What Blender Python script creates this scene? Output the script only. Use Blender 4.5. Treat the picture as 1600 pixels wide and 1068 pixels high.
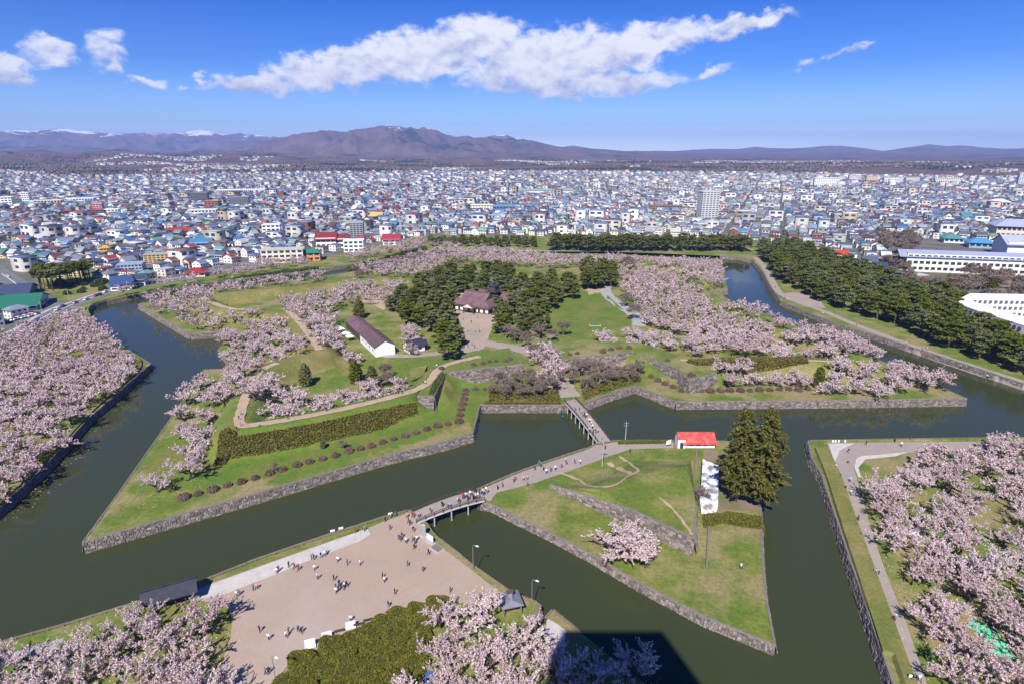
import bpy, math, random
import numpy as np
from mathutils import Vector, Matrix
from mathutils.geometry import delaunay_2d_cdt

S = bpy.context.scene
for o in list(bpy.data.objects):
    bpy.data.objects.remove(o)
COL = S.collection
rnd = random.Random(7)
RNG = np.random.default_rng(7)

# ------------------------------------------------------------------ camera
FPX, YH, CAMZ = 930.0, 238.0, 90.0            # focal length in photo pixels, horizon row, height over the moat water
PITCH = math.atan((534 - YH) / FPX)
cam = bpy.data.cameras.new("camera")
cam.sensor_width = 36.0
cam.lens = 36.0 * FPX / 1600.0
cam.clip_start = 0.2
cam.clip_end = 60000
camo = bpy.data.objects.new("camera", cam)
camo.location = (0, 0, CAMZ)
camo.rotation_euler = (math.pi / 2 - PITCH, 0, 0)
COL.objects.link(camo)
S.camera = camo

# ------------------------------------------------------------------ light
SUN_EL, SUN_AZ = math.radians(46), math.radians(193)      # azimuth clockwise from +Y, sun stands behind and a little left
sd = Vector((math.sin(SUN_AZ) * math.cos(SUN_EL), math.cos(SUN_AZ) * math.cos(SUN_EL), math.sin(SUN_EL)))
sun = bpy.data.lights.new("sun", 'SUN')
sun.energy = 5.0
sun.angle = math.radians(0.53)
sun.color = (1.0, 0.955, 0.89)
suno = bpy.data.objects.new("sun", sun)
suno.rotation_euler = sd.to_track_quat('Z', 'Y').to_euler()
suno.location = (0, 0, 300)
COL.objects.link(suno)

W = bpy.data.worlds.new("World")
S.world = W
W.use_nodes = True
nt = W.node_tree
nt.nodes.clear()
def wn(t, **k):
    n = nt.nodes.new(t)
    for a, b in k.items():
        setattr(n, a, b)
    return n
def wl(a, b):
    nt.links.new(a, b)
def wmath(op, a, b=None, c=None, clamp=False):
    n = wn('ShaderNodeMath', operation=op, use_clamp=clamp)
    for i, x in enumerate((a, b, c)):
        if x is None:
            continue
        if isinstance(x, (int, float)):
            n.inputs[i].default_value = x
        else:
            wl(x, n.inputs[i])
    return n.outputs[0]
sky = wn('ShaderNodeTexSky')
sky.sky_type = 'NISHITA'
sky.sun_disc = False
sky.sun_elevation = SUN_EL
sky.sun_rotation = SUN_AZ
sky.altitude = 90
sky.air_density = 1.0
sky.dust_density = 0.25
sky.ozone_density = 3.0
tint = wn('ShaderNodeMix', data_type='RGBA', blend_type='MULTIPLY')
tint.inputs[0].default_value = 1.0
wtc = wn('ShaderNodeTexCoord')
wsep = wn('ShaderNodeSeparateXYZ')
wl(wtc.outputs['Generated'], wsep.inputs[0])
wel = wmath('DIVIDE', wmath('ARCSINE', wsep.outputs[2]), math.radians(13.5), clamp=True)
wr = wn('ShaderNodeValToRGB')                  # the air: pale at the horizon, deep blue higher up
wr.color_ramp.elements[0].color = (1.5, 1.75, 2.3, 1)
wr.color_ramp.elements[1].color = (.004, .235, .80, 1)
we0 = wr.color_ramp.elements.new(.17)
we0.color = (.58, .78, 1.18, 1)
we = wr.color_ramp.elements.new(.5)
we.color = (.17, .42, .95, 1)
wl(wel, wr.inputs[0])
wl(wr.outputs[0], tint.inputs[7])
wl(sky.outputs[0], tint.inputs[6])
bg = wn('ShaderNodeBackground')
bg.inputs['Strength'].default_value = 0.1
wl(tint.outputs[2], bg.inputs['Color'])
wo = wn('ShaderNodeOutputWorld')
wl(bg.outputs[0], wo.inputs['Surface'])

# ---- the clouds stand on a far dome of sky
cloudm = bpy.data.materials.new('sky_clouds'); cloudm.use_nodes = True
nt = cloudm.node_tree
nt.nodes.clear()
# clouds: puffs laid out in azimuth and elevation, broken up by noise
tc = wn('ShaderNodeNewGeometry')
csub = wn('ShaderNodeVectorMath', operation='SUBTRACT')
csub.inputs[1].default_value = (0, 0, CAMZ)
wl(tc.outputs['Position'], csub.inputs[0])
cnor = wn('ShaderNodeVectorMath', operation='NORMALIZE')
wl(csub.outputs[0], cnor.inputs[0])
sep = wn('ShaderNodeSeparateXYZ')
wl(cnor.outputs[0], sep.inputs[0])
az = wmath('MULTIPLY', wmath('ARCTAN2', sep.outputs[0], sep.outputs[1]), 57.29578)
el = wmath('MULTIPLY', wmath('ARCSINE', sep.outputs[2]), 57.29578)
def azel(u, v):
    y = v - 534
    d = ((u - 800) / FPX, math.cos(PITCH) - y / FPX * math.sin(PITCH), -math.sin(PITCH) - y / FPX * math.cos(PITCH))
    n = math.sqrt(sum(c * c for c in d))
    return math.degrees(math.atan2(d[0], d[1])), math.degrees(math.asin(d[2] / n))
PUFFS = [  # photo u, v, half width, half height, tilt (deg), strength
    (395, 128, 85, 20, 8, 1.0), (520, 108, 130, 40, 10, 1.1), (650, 88, 130, 52, 8, 1.15), (745, 62, 95, 45, 0, 1.2),
    (860, 92, 165, 55, 4, 1.2), (985, 78, 110, 42, 12, 1.0), (960, 130, 130, 26, 2, 1.0), (840, 128, 160, 26, 0, 1.0),
    (1060, 58, 90, 26, 12, .9), (1170, 38, 85, 20, 10, .95), (1115, 115, 36, 13, 10, .85),
    (1265, 98, 34, 10, 18, .8), (1325, 78, 55, 9, 14, .72),
    (10, 108, 52, 32, 0, 1.1), (75, 82, 52, 34, 0, .9), (165, 70, 48, 40, 20, .72), (175, 100, 20, 22, 0, .8),
    (228, 128, 40, 11, -8, .85), (285, 137, 20, 6, 0, .75), (312, 120, 12, 12, 0, .7), (-80, 90, 70, 40, 0, 1.0),
    (1760, 60, 120, 22, 8, .8), (-260, 120, 110, 24, 5, .9),
]
comb = wn('ShaderNodeCombineXYZ')
wl(az, comb.inputs[0]); wl(wmath('MULTIPLY', el, 1.5), comb.inputs[1])
def noise(scale, detail, rough, off=(0, 0, 0), dist=0.0):
    mp = wn('ShaderNodeMapping')
    mp.inputs['Location'].default_value = off
    wl(comb.outputs[0], mp.inputs['Vector'])
    n = wn('ShaderNodeTexNoise', noise_dimensions='3D')
    n.inputs['Scale'].default_value = scale
    n.inputs['Detail'].default_value = detail
    n.inputs['Roughness'].default_value = rough
    n.inputs['Distortion'].default_value = dist
    wl(mp.outputs[0], n.inputs['Vector'])
    return n.outputs['Fac']
wx = wmath('MULTIPLY', wmath('SUBTRACT', noise(.55, 5, .6), .5), 3.4)
wy = wmath('MULTIPLY', wmath('SUBTRACT', noise(.55, 5, .6, (31, 7, 3)), .5), 2.4)
azw, elw = wmath('ADD', az, wx), wmath('ADD', el, wy)
mask = vsum = bsum = None
for (u, v, hw, hh, tilt, st) in PUFFS:
    a0, e0 = azel(u, v)
    a1, _ = azel(u + hw, v); _, e1 = azel(u, v - hh)
    ra, re = abs(a1 - a0) * 1.12, abs(e1 - e0) * 1.15
    t = math.radians(tilt)
    dx, dy = wmath('SUBTRACT', azw, a0), wmath('SUBTRACT', elw, e0)
    px = wmath('DIVIDE', wmath('ADD', wmath('MULTIPLY', dx, math.cos(t)), wmath('MULTIPLY', dy, math.sin(t))), ra)
    py = wmath('DIVIDE', wmath('SUBTRACT', wmath('MULTIPLY', dy, math.cos(t)), wmath('MULTIPLY', dx, math.sin(t))), re)
    # flat base: the lower half falls off faster
    r2 = wmath('ADD', wmath('MULTIPLY', px, px), wmath('MULTIPLY', py, py))
    b = wmath('MULTIPLY', wmath('SUBTRACT', 1.0, r2, clamp=True), st)
    mask = b if mask is None else wmath('SMOOTH_MAX', mask, b, 0.25)
    vb = wmath('MULTIPLY', py, b)
    vsum = vb if vsum is None else wmath('ADD', vsum, vb)
    bsum = b if bsum is None else wmath('ADD', bsum, b)
n1 = noise(.62, 8, .53, dist=.35)
dens = wmath('SUBTRACT', wmath('ADD', mask, wmath('MULTIPLY', wmath('MULTIPLY', wmath('SUBTRACT', n1, .5), 1.3), wmath('SUBTRACT', wmath('MULTIPLY', mask, 3.5), .25, clamp=True))), .20)
ramp = wn('ShaderNodeMapRange', interpolation_type='SMOOTHERSTEP')
ramp.inputs['From Min'].default_value = 0.0
ramp.inputs['From Max'].default_value = 0.75
wl(wmath('MULTIPLY', dens, wmath('GREATER_THAN', mask, .0001)), ramp.inputs['Value'])
alpha = ramp.outputs[0]
# billow shading painted into the emission colour: paler tops, greyer undersides
n2 = noise(.62, 8, .53, (0.2, -.75, 0), dist=.35)
n3 = noise(.34, 4, .55, (4, 9, 2))
sh = wmath('ADD', wmath('MULTIPLY', wmath('SUBTRACT', n1, n2), .95), wmath('MULTIPLY', wmath('SUBTRACT', n3, .5), 1.5))
vert = wmath('DIVIDE', vsum, wmath('ADD', bsum, .02))
sh = wmath('ADD', sh, wmath('MULTIPLY', vert, .42))
lit = wmath('ADD', wmath('SUBTRACT', .74, wmath('MULTIPLY', wmath('SUBTRACT', dens, .5), .12)), sh, clamp=True)
cr = wn('ShaderNodeValToRGB')
cr.color_ramp.elements[0].position = .25
cr.color_ramp.elements[0].color = (4.4, 5.0, 7.6, 1)
cr.color_ramp.elements[1].position = .85
cr.color_ramp.elements[1].color = (9.4, 9.6, 10.2, 1)
wl(lit, cr.inputs[0])
em = wn('ShaderNodeEmission')
em.inputs['Strength'].default_value = 0.07
wl(cr.outputs[0], em.inputs['Color'])
trn = wn('ShaderNodeBsdfTransparent')
mxs = wn('ShaderNodeMixShader')
wl(alpha, mxs.inputs[0]); wl(trn.outputs[0], mxs.inputs[1]); wl(em.outputs[0], mxs.inputs[2])
mo = wn('ShaderNodeOutputMaterial')
wl(mxs.outputs[0], mo.inputs['Surface'])
cloudm.cycles.emission_sampling = 'NONE'
RD = 30000.0
ga, ge = np.radians(np.linspace(-62, 62, 63)), np.radians(np.linspace(3.2, 15.5, 9))
sv = [(RD * math.sin(a) * math.cos(e), RD * math.cos(a) * math.cos(e), CAMZ + RD * math.sin(e)) for e in ge for a in ga]
sf = [(i * 63 + j, i * 63 + j + 1, (i + 1) * 63 + j + 1, (i + 1) * 63 + j) for i in range(8) for j in range(62)]
sme = bpy.data.meshes.new('sky'); sme.from_pydata(sv, [], sf); sme.materials.append(cloudm)
sko = bpy.data.objects.new('sky', sme); COL.objects.link(sko); sko['kind'] = 'structure'
# ------------------------------------------------------------------ exposure and sampling
S.view_settings.view_transform = 'Standard'
S.view_settings.look = 'None'
S.view_settings.exposure = 0.55
S.view_settings.gamma = 1.0
S.view_settings.use_curve_mapping = False
HAZE = 7.2e-5
cy = S.cycles
cy.use_denoising = True
cy.max_bounces = 5
cy.diffuse_bounces = 3
cy.glossy_bounces = 2
cy.transmission_bounces = 2
cy.transparent_max_bounces = 4
cy.volume_bounces = 0
cy.caustics_reflective = False
cy.caustics_refractive = False
# ================================================================== helpers
def P(u, v, z=0.0):
    """photo pixel -> point on the level plane z"""
    y = (v - 534) / FPX
    d = ((u - 800) / FPX, math.cos(PITCH) - y * math.sin(PITCH), -math.sin(PITCH) - y * math.cos(PITCH))
    t = (z - CAMZ) / d[2]
    return (d[0] * t, d[1] * t)
def PX(x, y, z):
    """world -> photo pixel"""
    dz = z - CAMZ
    c, s = math.cos(PITCH), math.sin(PITCH)
    fw = y * c - dz * s
    up = y * s + dz * c
    return (800 + FPX * x / fw, 534 - FPX * up / fw)
def poly(pts, z):
    return np.array([P(u, v, z) for u, v in pts])
def lin(h):
    h = h.lstrip('#')
    c = [int(h[i:i + 2], 16) / 255 for i in (0, 2, 4)]
    return tuple(x / 12.92 if x <= .04045 else ((x + .055) / 1.055) ** 2.4 for x in c)

def inside(pts, pg):
    """pts (n,2) in polygon (m,2)"""
    pts = np.atleast_2d(pts)
    x, y = pts[:, 0], pts[:, 1]
    r = np.zeros(len(pts), bool)
    m = len(pg)
    j = m - 1
    for i in range(m):
        xi, yi = pg[i]; xj, yj = pg[j]
        c = (yi > y) != (yj > y)
        with np.errstate(divide='ignore', invalid='ignore'):
            r ^= c & (x < (xj - xi) * (y - yi) / (yj - yi + 1e-30) + xi)
        j = i
    return r
def pdist(pts, pl, closed=False):
    """distance of points to a polyline"""
    pts = np.atleast_2d(pts)
    best = np.full(len(pts), 1e9)
    pl = np.asarray(pl, float)
    n = len(pl)
    for i in range(n if closed else n - 1):
        a, b = pl[i], pl[(i + 1) % n]
        ab = b - a
        t = np.clip(((pts - a) @ ab) / max(ab @ ab, 1e-9), 0, 1)
        best = np.minimum(best, np.linalg.norm(pts - (a + t[:, None] * ab), axis=1))
    return best
def resample(pl, step):
    pl = np.asarray(pl, float)
    out = [pl[0]]
    for a, b in zip(pl[:-1], pl[1:]):
        L = np.linalg.norm(b - a)
        k = max(1, int(round(L / step)))
        for i in range(1, k + 1):
            out.append(a + (b - a) * i / k)
    return np.array(out)
def smooth_line(pl, it=2):
    pl = np.asarray(pl, float)
    for _ in range(it):
        q = [pl[0]]
        for a, b in zip(pl[:-1], pl[1:]):
            q += [a * .75 + b * .25, a * .25 + b * .75]
        q.append(pl[-1])
        pl = np.array(q)
    return pl
def vnoise(x, y, seed=0):
    """smooth value noise, vectorised"""
    x = np.asarray(x, float); y = np.asarray(y, float)
    xi = np.floor(x).astype(np.int64); yi = np.floor(y).astype(np.int64)
    fx, fy = x - xi, y - yi
    fx = fx * fx * (3 - 2 * fx); fy = fy * fy * (3 - 2 * fy)
    def h(a, b):
        n = (a * 374761393 + b * 668265263 + seed * 1274126177) & 0x7fffffff
        n = ((n ^ (n >> 13)) * 1274126177) & 0x7fffffff
        return ((n ^ (n >> 16)) & 0xffff) / 65535.0
    return (h(xi, yi) * (1 - fx) + h(xi + 1, yi) * fx) * (1 - fy) + (h(xi, yi + 1) * (1 - fx) + h(xi + 1, yi + 1) * fx) * fy
def fbm(x, y, seed=0, octv=5, ridged=False):
    a, s, t = 1.0, 0.0, 0.0
    for o in range(octv):
        n = vnoise(x * 2 ** o, y * 2 ** o, seed + o)
        if ridged:
            n = 1 - np.abs(2 * n - 1)
        s = s + a * n; t += a; a *= .5
    return s / t

# ---- objects
def link(o, parent=None):
    COL.objects.link(o)
    if parent is not None:
        o.parent = parent
    return o
def tag(o, label=None, cat=None, group=None, kind=None):
    if label: o['label'] = label
    if cat: o['category'] = cat
    if group: o['group'] = group
    if kind: o['kind'] = kind
    return o
def empty(name, loc=(0, 0, 0), rz=0.0, label=None, cat=None, group=None):
    o = bpy.data.objects.new(name, None)
    o.location = loc
    o.rotation_euler = (0, 0, rz)
    o.empty_display_size = .5
    link(o)
    return tag(o, label, cat, group)
def meshdata(name, V, F, mats, midx=None, cols=None, smooth=False):
    me = bpy.data.meshes.new(name)
    V = np.asarray(V, np.float32)
    if isinstance(F, np.ndarray):
        m, k = F.shape
        me.vertices.add(len(V)); me.vertices.foreach_set('co', V.ravel())
        me.loops.add(m * k); me.loops.foreach_set('vertex_index', F.ravel().astype(np.int32))
        me.polygons.add(m)
        me.polygons.foreach_set('loop_start', np.arange(0, m * k, k, dtype=np.int32))
        me.polygons.foreach_set('loop_total', np.full(m, k, np.int32))
        me.update(calc_edges=True)
    else:
        me.from_pydata(V.tolist(), [], [list(map(int, f)) for f in F])
    for m_ in (mats if isinstance(mats, (list, tuple)) else [mats]):
        me.materials.append(m_)
    if midx is not None:
        me.polygons.foreach_set('material_index', np.asarray(midx, np.int32))
    if smooth:
        me.polygons.foreach_set('use_smooth', np.ones(len(me.polygons), bool))
    if cols is not None:                                            # one colour for each face
        at = me.color_attributes.new('Col', 'FLOAT_COLOR', 'CORNER')
        c = np.ones((len(me.polygons), 4), np.float32)
        c[:, :3] = cols
        lt = np.zeros(len(me.polygons), np.int32); me.polygons.foreach_get('loop_total', lt)
        at.data.foreach_set('color', np.repeat(c, lt, axis=0).ravel())
    me.update()
    return me
def mesh(name, V, F, mats, parent=None, **k):
    return link(bpy.data.objects.new(name, meshdata(name, V, F, mats, **k)), parent)
def inst(name, me, parent=None, loc=(0, 0, 0), rz=0.0, sc=1.0):
    o = bpy.data.objects.new(name, me)
    o.location = loc
    o.rotation_euler = (0, 0, rz)
    o.scale = (sc, sc, sc) if isinstance(sc, (int, float)) else sc
    return link(o, parent)
class MB:
    """collects simple solids for one mesh"""
    def __init__(s):
        s.V, s.F, s.M, s.C = [], [], [], []
    def add(s, V, F, m=0, c=None):
        b = len(s.V)
        s.V += [tuple(v) for v in V]
        for f in F:
            s.F.append([b + i for i in f]); s.M.append(m); s.C.append(c if c is not None else (1, 1, 1))
    def box(s, cx, cy, z0, sx, sy, h, rz=0.0, m=0, c=None, top=1.0, jit=0.0):
        co, si = math.cos(rz), math.sin(rz)
        V = []
        for k, zz in ((1.0, z0), (top, z0 + h)):
            for a, b in ((-1, -1), (1, -1), (1, 1), (-1, 1)):
                x, y = a * sx / 2 * k, b * sy / 2 * k
                if jit:
                    x += rnd.uniform(-jit, jit); y += rnd.uniform(-jit, jit)
                V.append((cx + x * co - y * si, cy + x * si + y * co, zz + (rnd.uniform(-jit, jit) if jit else 0)))
        s.add(V, [(3, 2, 1, 0), (4, 5, 6, 7), (0, 1, 5, 4), (1, 2, 6, 5), (2, 3, 7, 6), (3, 0, 4, 7)], m, c)
    def tube(s, pts, r, n=6, m=0, c=None, cap=True):
        pts = [Vector(p) for p in pts]
        rs = r if isinstance(r, (list, tuple)) else [r] * len(pts)
        V, F = [], []
        for i, p in enumerate(pts):
            t = (pts[min(i + 1, len(pts) - 1)] - pts[max(i - 1, 0)]).normalized()
            a = t.orthogonal().normalized() if abs(t.z) > .95 else t.cross(Vector((0, 0, 1))).normalized()
            b = t.cross(a)
            for k in range(n):
                q = 2 * math.pi * k / n
                V.append(p + (a * math.cos(q) + b * math.sin(q)) * rs[i])
        for i in range(len(pts) - 1):
            for k in range(n):
                F.append((i * n + k, i * n + (k + 1) % n, (i + 1) * n + (k + 1) % n, (i + 1) * n + k))
        if cap:
            F.append(tuple(range(n))[::-1]); F.append(tuple(range((len(pts) - 1) * n, len(pts) * n)))
        s.add(V, F, m, c)
    def data(s, name, mats, smooth=False, cols=False):
        return meshdata(name, np.array(s.V), s.F, mats, midx=s.M, smooth=smooth, cols=np.array(s.C) if cols else None)
    def build(s, name, mats, parent=None, smooth=False, cols=False, loc=None):
        o = bpy.data.objects.new(name, s.data(name, mats, smooth, cols))
        if loc: o.location = loc
        return link(o, parent)
def leaves(cen, size, rng, up=0.35, aspect=1.0, axis=None):
    """one small quad for every centre, oriented at random (bent towards facing up)"""
    n = len(cen)
    nrm = rng.normal(size=(n, 3)); nrm[:, 2] += up * 2
    nrm /= np.linalg.norm(nrm, axis=1)[:, None] + 1e-9
    a = rng.normal(size=(n, 3)) if axis is None else axis + rng.normal(size=(n, 3)) * .35
    a -= (a * nrm).sum(1)[:, None] * nrm
    a /= np.linalg.norm(a, axis=1)[:, None] + 1e-9
    b = np.cross(nrm, a)
    s = np.broadcast_to(np.asarray(size, float), (n,))[:, None] * .5
    a, b = a * s * aspect, b * s
    V = np.stack([cen - a - b * .6, cen + a * .25 - b, cen + a + b * .5, cen - a * .3 + b], 1).reshape(-1, 3)
    return V, np.arange(4 * n).reshape(n, 4)

# ---- materials
def mat(name, col=(.5, .5, .5), rough=.8, var=None, scale=1.0, bump=0.0, bscale=None, attr=None, trans=0.0, spec=.3, metal=0.0,
        var2=None, scale2=None, detail=6, obvar=0.0, fine=0.0, fscale=1.2):
    """principled material: base colour mixed with VAR through object-space noise, optional second patches, bump and vertex colour"""
    m = bpy.data.materials.new(name)
    m.use_nodes = True
    t = m.node_tree
    b = t.nodes['Principled BSDF']
    b.inputs['Roughness'].default_value = rough
    b.inputs['Specular IOR Level'].default_value = spec
    b.inputs['Metallic'].default_value = metal
    N = lambda k: t.nodes.new(k)
    geo = N('ShaderNodeNewGeometry')
    src = geo.outputs['Position']
    def nz(sc, dt, ro=.6):
        n = N('ShaderNodeTexNoise')
        n.inputs['Scale'].default_value = sc; n.inputs['Detail'].default_value = dt; n.inputs['Roughness'].default_value = ro
        t.links.new(src, n.inputs['Vector'])
        return n.outputs['Fac']
    def rgb(c):
        n = N('ShaderNodeRGB'); n.outputs[0].default_value = (*c, 1); return n.outputs[0]
    def mixc(f, a, bb, mode='MIX'):
        n = N('ShaderNodeMix'); n.data_type = 'RGBA'; n.blend_type = mode
        if isinstance(f, float): n.inputs[0].default_value = f
        else: t.links.new(f, n.inputs[0])
        t.links.new(a, n.inputs[6]); t.links.new(bb, n.inputs[7])
        return n.outputs[2]
    def sharpen(f, lo, hi):
        n = N('ShaderNodeMapRange'); n.inputs['From Min'].default_value = lo; n.inputs['From Max'].default_value = hi
        t.links.new(f, n.inputs['Value']); return n.outputs[0]
    c = rgb(col)
    if var is not None:
        c = mixc(sharpen(nz(scale, detail), .36, .64), c, rgb(var))
    if var2 is not None:
        c = mixc(sharpen(nz(scale2 or scale * .2, 4), .46, .62), c, rgb(var2))
    if fine:
        fm = N('ShaderNodeMapRange'); fm.inputs['From Min'].default_value = .3; fm.inputs['From Max'].default_value = .7
        fm.inputs['To Min'].default_value = 1 - fine; fm.inputs['To Max'].default_value = 1 + fine
        t.links.new(nz(fscale, 5, .75), fm.inputs['Value'])
        c = mixc(1.0, c, fm.outputs[0], 'MULTIPLY')
    if attr:
        a = N('ShaderNodeVertexColor'); a.layer_name = attr
        c = mixc(1.0, c, a.outputs[0], 'MULTIPLY')
    if obvar:
        oi = N('ShaderNodeObjectInfo')
        hsv = N('ShaderNodeHueSaturation')
        mr = N('ShaderNodeMapRange'); mr.inputs['To Min'].default_value = 1 - obvar; mr.inputs['To Max'].default_value = 1 + obvar * .6
        t.links.new(oi.outputs['Random'], mr.inputs['Value']); t.links.new(mr.outputs[0], hsv.inputs['Value'])
        mr2 = N('ShaderNodeMapRange'); mr2.inputs['To Min'].default_value = 1 + obvar * 1.2; mr2.inputs['To Max'].default_value = 1 - obvar * 1.2
        t.links.new(oi.outputs['Random'], mr2.inputs['Value']); t.links.new(mr2.outputs[0], hsv.inputs['Saturation'])
        t.links.new(c, hsv.inputs['Color']); c = hsv.outputs[0]
    t.links.new(c, b.inputs['Base Color'])
    if bump:
        bp = N('ShaderNodeBump'); bp.inputs['Strength'].default_value = min(bump, 1.0); bp.inputs['Distance'].default_value = max(bump, .05)
        t.links.new(nz(bscale or scale * 3, 5), bp.inputs['Height'])
        t.links.new(bp.outputs[0], b.inputs['Normal'])
    if trans:
        tr = N('ShaderNodeBsdfTranslucent'); t.links.new(c, tr.inputs['Color'])
        mx = N('ShaderNodeMixShader'); mx.inputs[0].default_value = trans
        t.links.new(b.outputs[0], mx.inputs[1]); t.links.new(tr.outputs[0], mx.inputs[2])
        t.links.new(mx.outputs[0], t.nodes['Material Output'].inputs['Surface'])
    return m
M = {}
M['grass'] = mat('lawn_grass', (.090, .140, .018), .9, (.155, .175, .030), .12, .06, 3.0, var2=(.235, .195, .085), scale2=.06, fine=.36)
M['grass_dry'] = mat('dry_grass', (.15, .15, .035), .9, (.225, .185, .070), .14, .05, 3.0, var2=(.12, .14, .03), scale2=.06, fine=.3)
M['grass_lush'] = mat('lush_grass', (.078, .145, .015), .9, (.120, .160, .022), .14, .06, 3.0, var2=(.155, .155, .034), scale2=.06, fine=.3)
M['town'] = mat('town_ground', (.16, .155, .15), .9, (.10, .10, .095), .05, var2=(.10, .105, .05), scale2=.012)
M['sand'] = mat('plaza_sand', (.375, .280, .208), .95, (.33, .252, .192), .07, .02, 4.0, var2=(.375, .295, .24), scale2=.04, fine=.07, fscale=2.5)
M['gravel'] = mat('pale_gravel', (.50, .46, .42), .95, (.43, .40, .36), .5, .03, 6.0, fine=.12)
M['path'] = mat('earth_path', (.42, .31, .205), .95, (.33, .255, .17), .25, .03, 4.0, fine=.15)
M['greypath'] = mat('grey_path', (.35, .335, .32), .9, (.29, .28, .27), .3, .02, 4.0, fine=.1)
M['walk'] = mat('paved_walk', (.325, .268, .228), .9, (.285, .238, .205), .25, .02, 4.0, fine=.1)
M['asphalt'] = mat('asphalt', (.17, .17, .18), .9, (.13, .13, .14), .2)
M['white_line'] = mat('road_paint', (.7, .7, .68), .8)
M['earth'] = mat('bare_earth', (.24, .17, .12), .95, (.19, .14, .10), .1, .04, 2.0, var2=(.13, .13, .05), scale2=.05)
M['stone'] = mat('wall_stone', (.160, .135, .122), .92, (.215, .185, .168), .8, .08, 5.0, attr='Col')
M['stonecore'] = mat('wall_core', (.14, .12, .105), .95, (.09, .08, .07), 1.5)
M['coping'] = mat('coping_stone', (.155, .135, .115), .9, (.20, .175, .15), 1.2, .05, 6.0)
M['bark'] = mat('tree_bark', (.085, .062, .05), .95, (.13, .105, .09), 3.0, .05, 12.0)
M['bark_pine'] = mat('pine_bark', (.15, .085, .055), .95, (.09, .06, .045), 2.5, .05, 10.0)
M['bark_pale'] = mat('pale_bark', (.30, .27, .235), .95, (.20, .18, .16), 2.0)
M['blossom'] = mat('cherry_blossom', (.87, .745, .745), .75, attr='Col', trans=.40, spec=.1, obvar=.10)
M['needle'] = mat('pine_needles', (.135, .150, .036), .7, attr='Col', trans=.12, spec=.2, obvar=.2)
M['fir'] = mat('fir_needles', (.115, .118, .028), .7, attr='Col', trans=.12, spec=.2)
M['hedge'] = mat('hedge_leaves', (.135, .138, .024), .75, attr='Col', trans=.15, spec=.2)
M['hedge_brown'] = mat('brown_hedge_leaves', (.140, .130, .034), .8, attr='Col', trans=.12, spec=.15)
M['azalea'] = mat('azalea_twigs', (.185, .135, .105), .85, attr='Col', trans=.1, spec=.1, obvar=.12)
M['twig'] = mat('bare_twigs', (.195, .155, .125), .9, attr='Col')
M['bush'] = mat('bush_leaves', (.07, .11, .022), .8, attr='Col', trans=.15, spec=.15, obvar=.1)
M['house'] = mat('house_paint', (1, 1, 1), .75, attr='Col', spec=.25)
M['roofing'] = mat('sheet_roofing', (1, 1, 1), .55, attr='Col', spec=.4)
M['glass'] = mat('window_glass', (.035, .045, .06), .15, spec=.6)
M['white'] = mat('white_paint', (.78, .78, .76), .7, (.72, .72, .70), .6)
M['cream'] = mat('cream_paint', (.68, .64, .50), .75, (.62, .58, .46), .5)
M['plaster'] = mat('white_plaster', (.82, .82, .80), .8, (.76, .76, .74), .5)
M['red_roof'] = mat('red_sheet_roof', (.60, .06, .05), .5, (.50, .07, .06), .5, var2=(.66, .14, .11), scale2=.7)
M['brown_roof'] = mat('brown_tile_roof', (.105, .062, .060), .6, (.135, .085, .082), .9)
M['purple_roof'] = mat('red_brown_tile_roof', (.150, .085, .088), .55, (.19, .11, .115), .6, var2=(.12, .07, .075), scale2=.4)
M['dark_roof'] = mat('dark_slate_roof', (.030, .031, .048), .5, (.045, .045, .06), .8)
M['grey_roof'] = mat('grey_roof', (.15, .155, .185), .5, (.19, .195, .22), .8)
M['wood'] = mat('weathered_wood', (.22, .16, .11), .85, (.30, .23, .17), 2.0)
M['wood_dark'] = mat('dark_wood', (.055, .042, .034), .8, (.085, .065, .05), 1.5)
M['concrete'] = mat('concrete', (.42, .41, .39), .9, (.35, .34, .325), .7)
M['steel'] = mat('galvanised_steel', (.36, .38, .40), .45, metal=.6)
M['net'] = mat('green_net', (.03, .20, .12), .8)
M['tarp'] = mat('white_tarpaulin', (.70, .73, .78), .6, (.58, .62, .68), .35, .05, .8, var2=(.20, .17, .14), scale2=.42)
# ================================================================== land and water
ZO, ZF, ZR = 2.5, 2.9, 1.95          # outer bank, fort berm, ravelin berm above the water
CREST = 8.8
OUT_PX = [(-260, 1075), (-80, 1030), (0, 1003), (100, 975), (210, 940), (310, 908), (400, 872), (500, 838), (600, 806), (641, 796),
          (668, 817), (677, 831), (684, 838), (712, 859), (740, 883), (800, 925), (838, 939), (846, 946), (812, 984), (826, 991),
          (862, 952), (908, 988), (1240, 1250), (1450, 1230), (1395, 1068), (1366, 985), (1330, 880), (1298, 785), (1283, 740), (1268, 715),
          (1262, 688), (1440, 685), (1600, 683), (2100, 678), (2100, 760), (2250, 760), (2250, 800), (1600, 599), (1500, 566), (1400, 534), (1300, 503), (1220, 471),
          (1202, 445), (1192, 425), (1175, 406), (1150, 402), (1125, 400), (960, 393.5), (880, 392), (700, 390.5), (660, 392), (600, 403), (560, 411),
          (500, 421), (400, 432), (330, 441), (240, 455), (165, 470), (146, 476), (137, 483), (144, 495), (160, 515), (196, 543),
          (236, 568), (176, 621), (140, 651), (70, 728), (0, 791), (-90, 868), (-260, 1000)]
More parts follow.
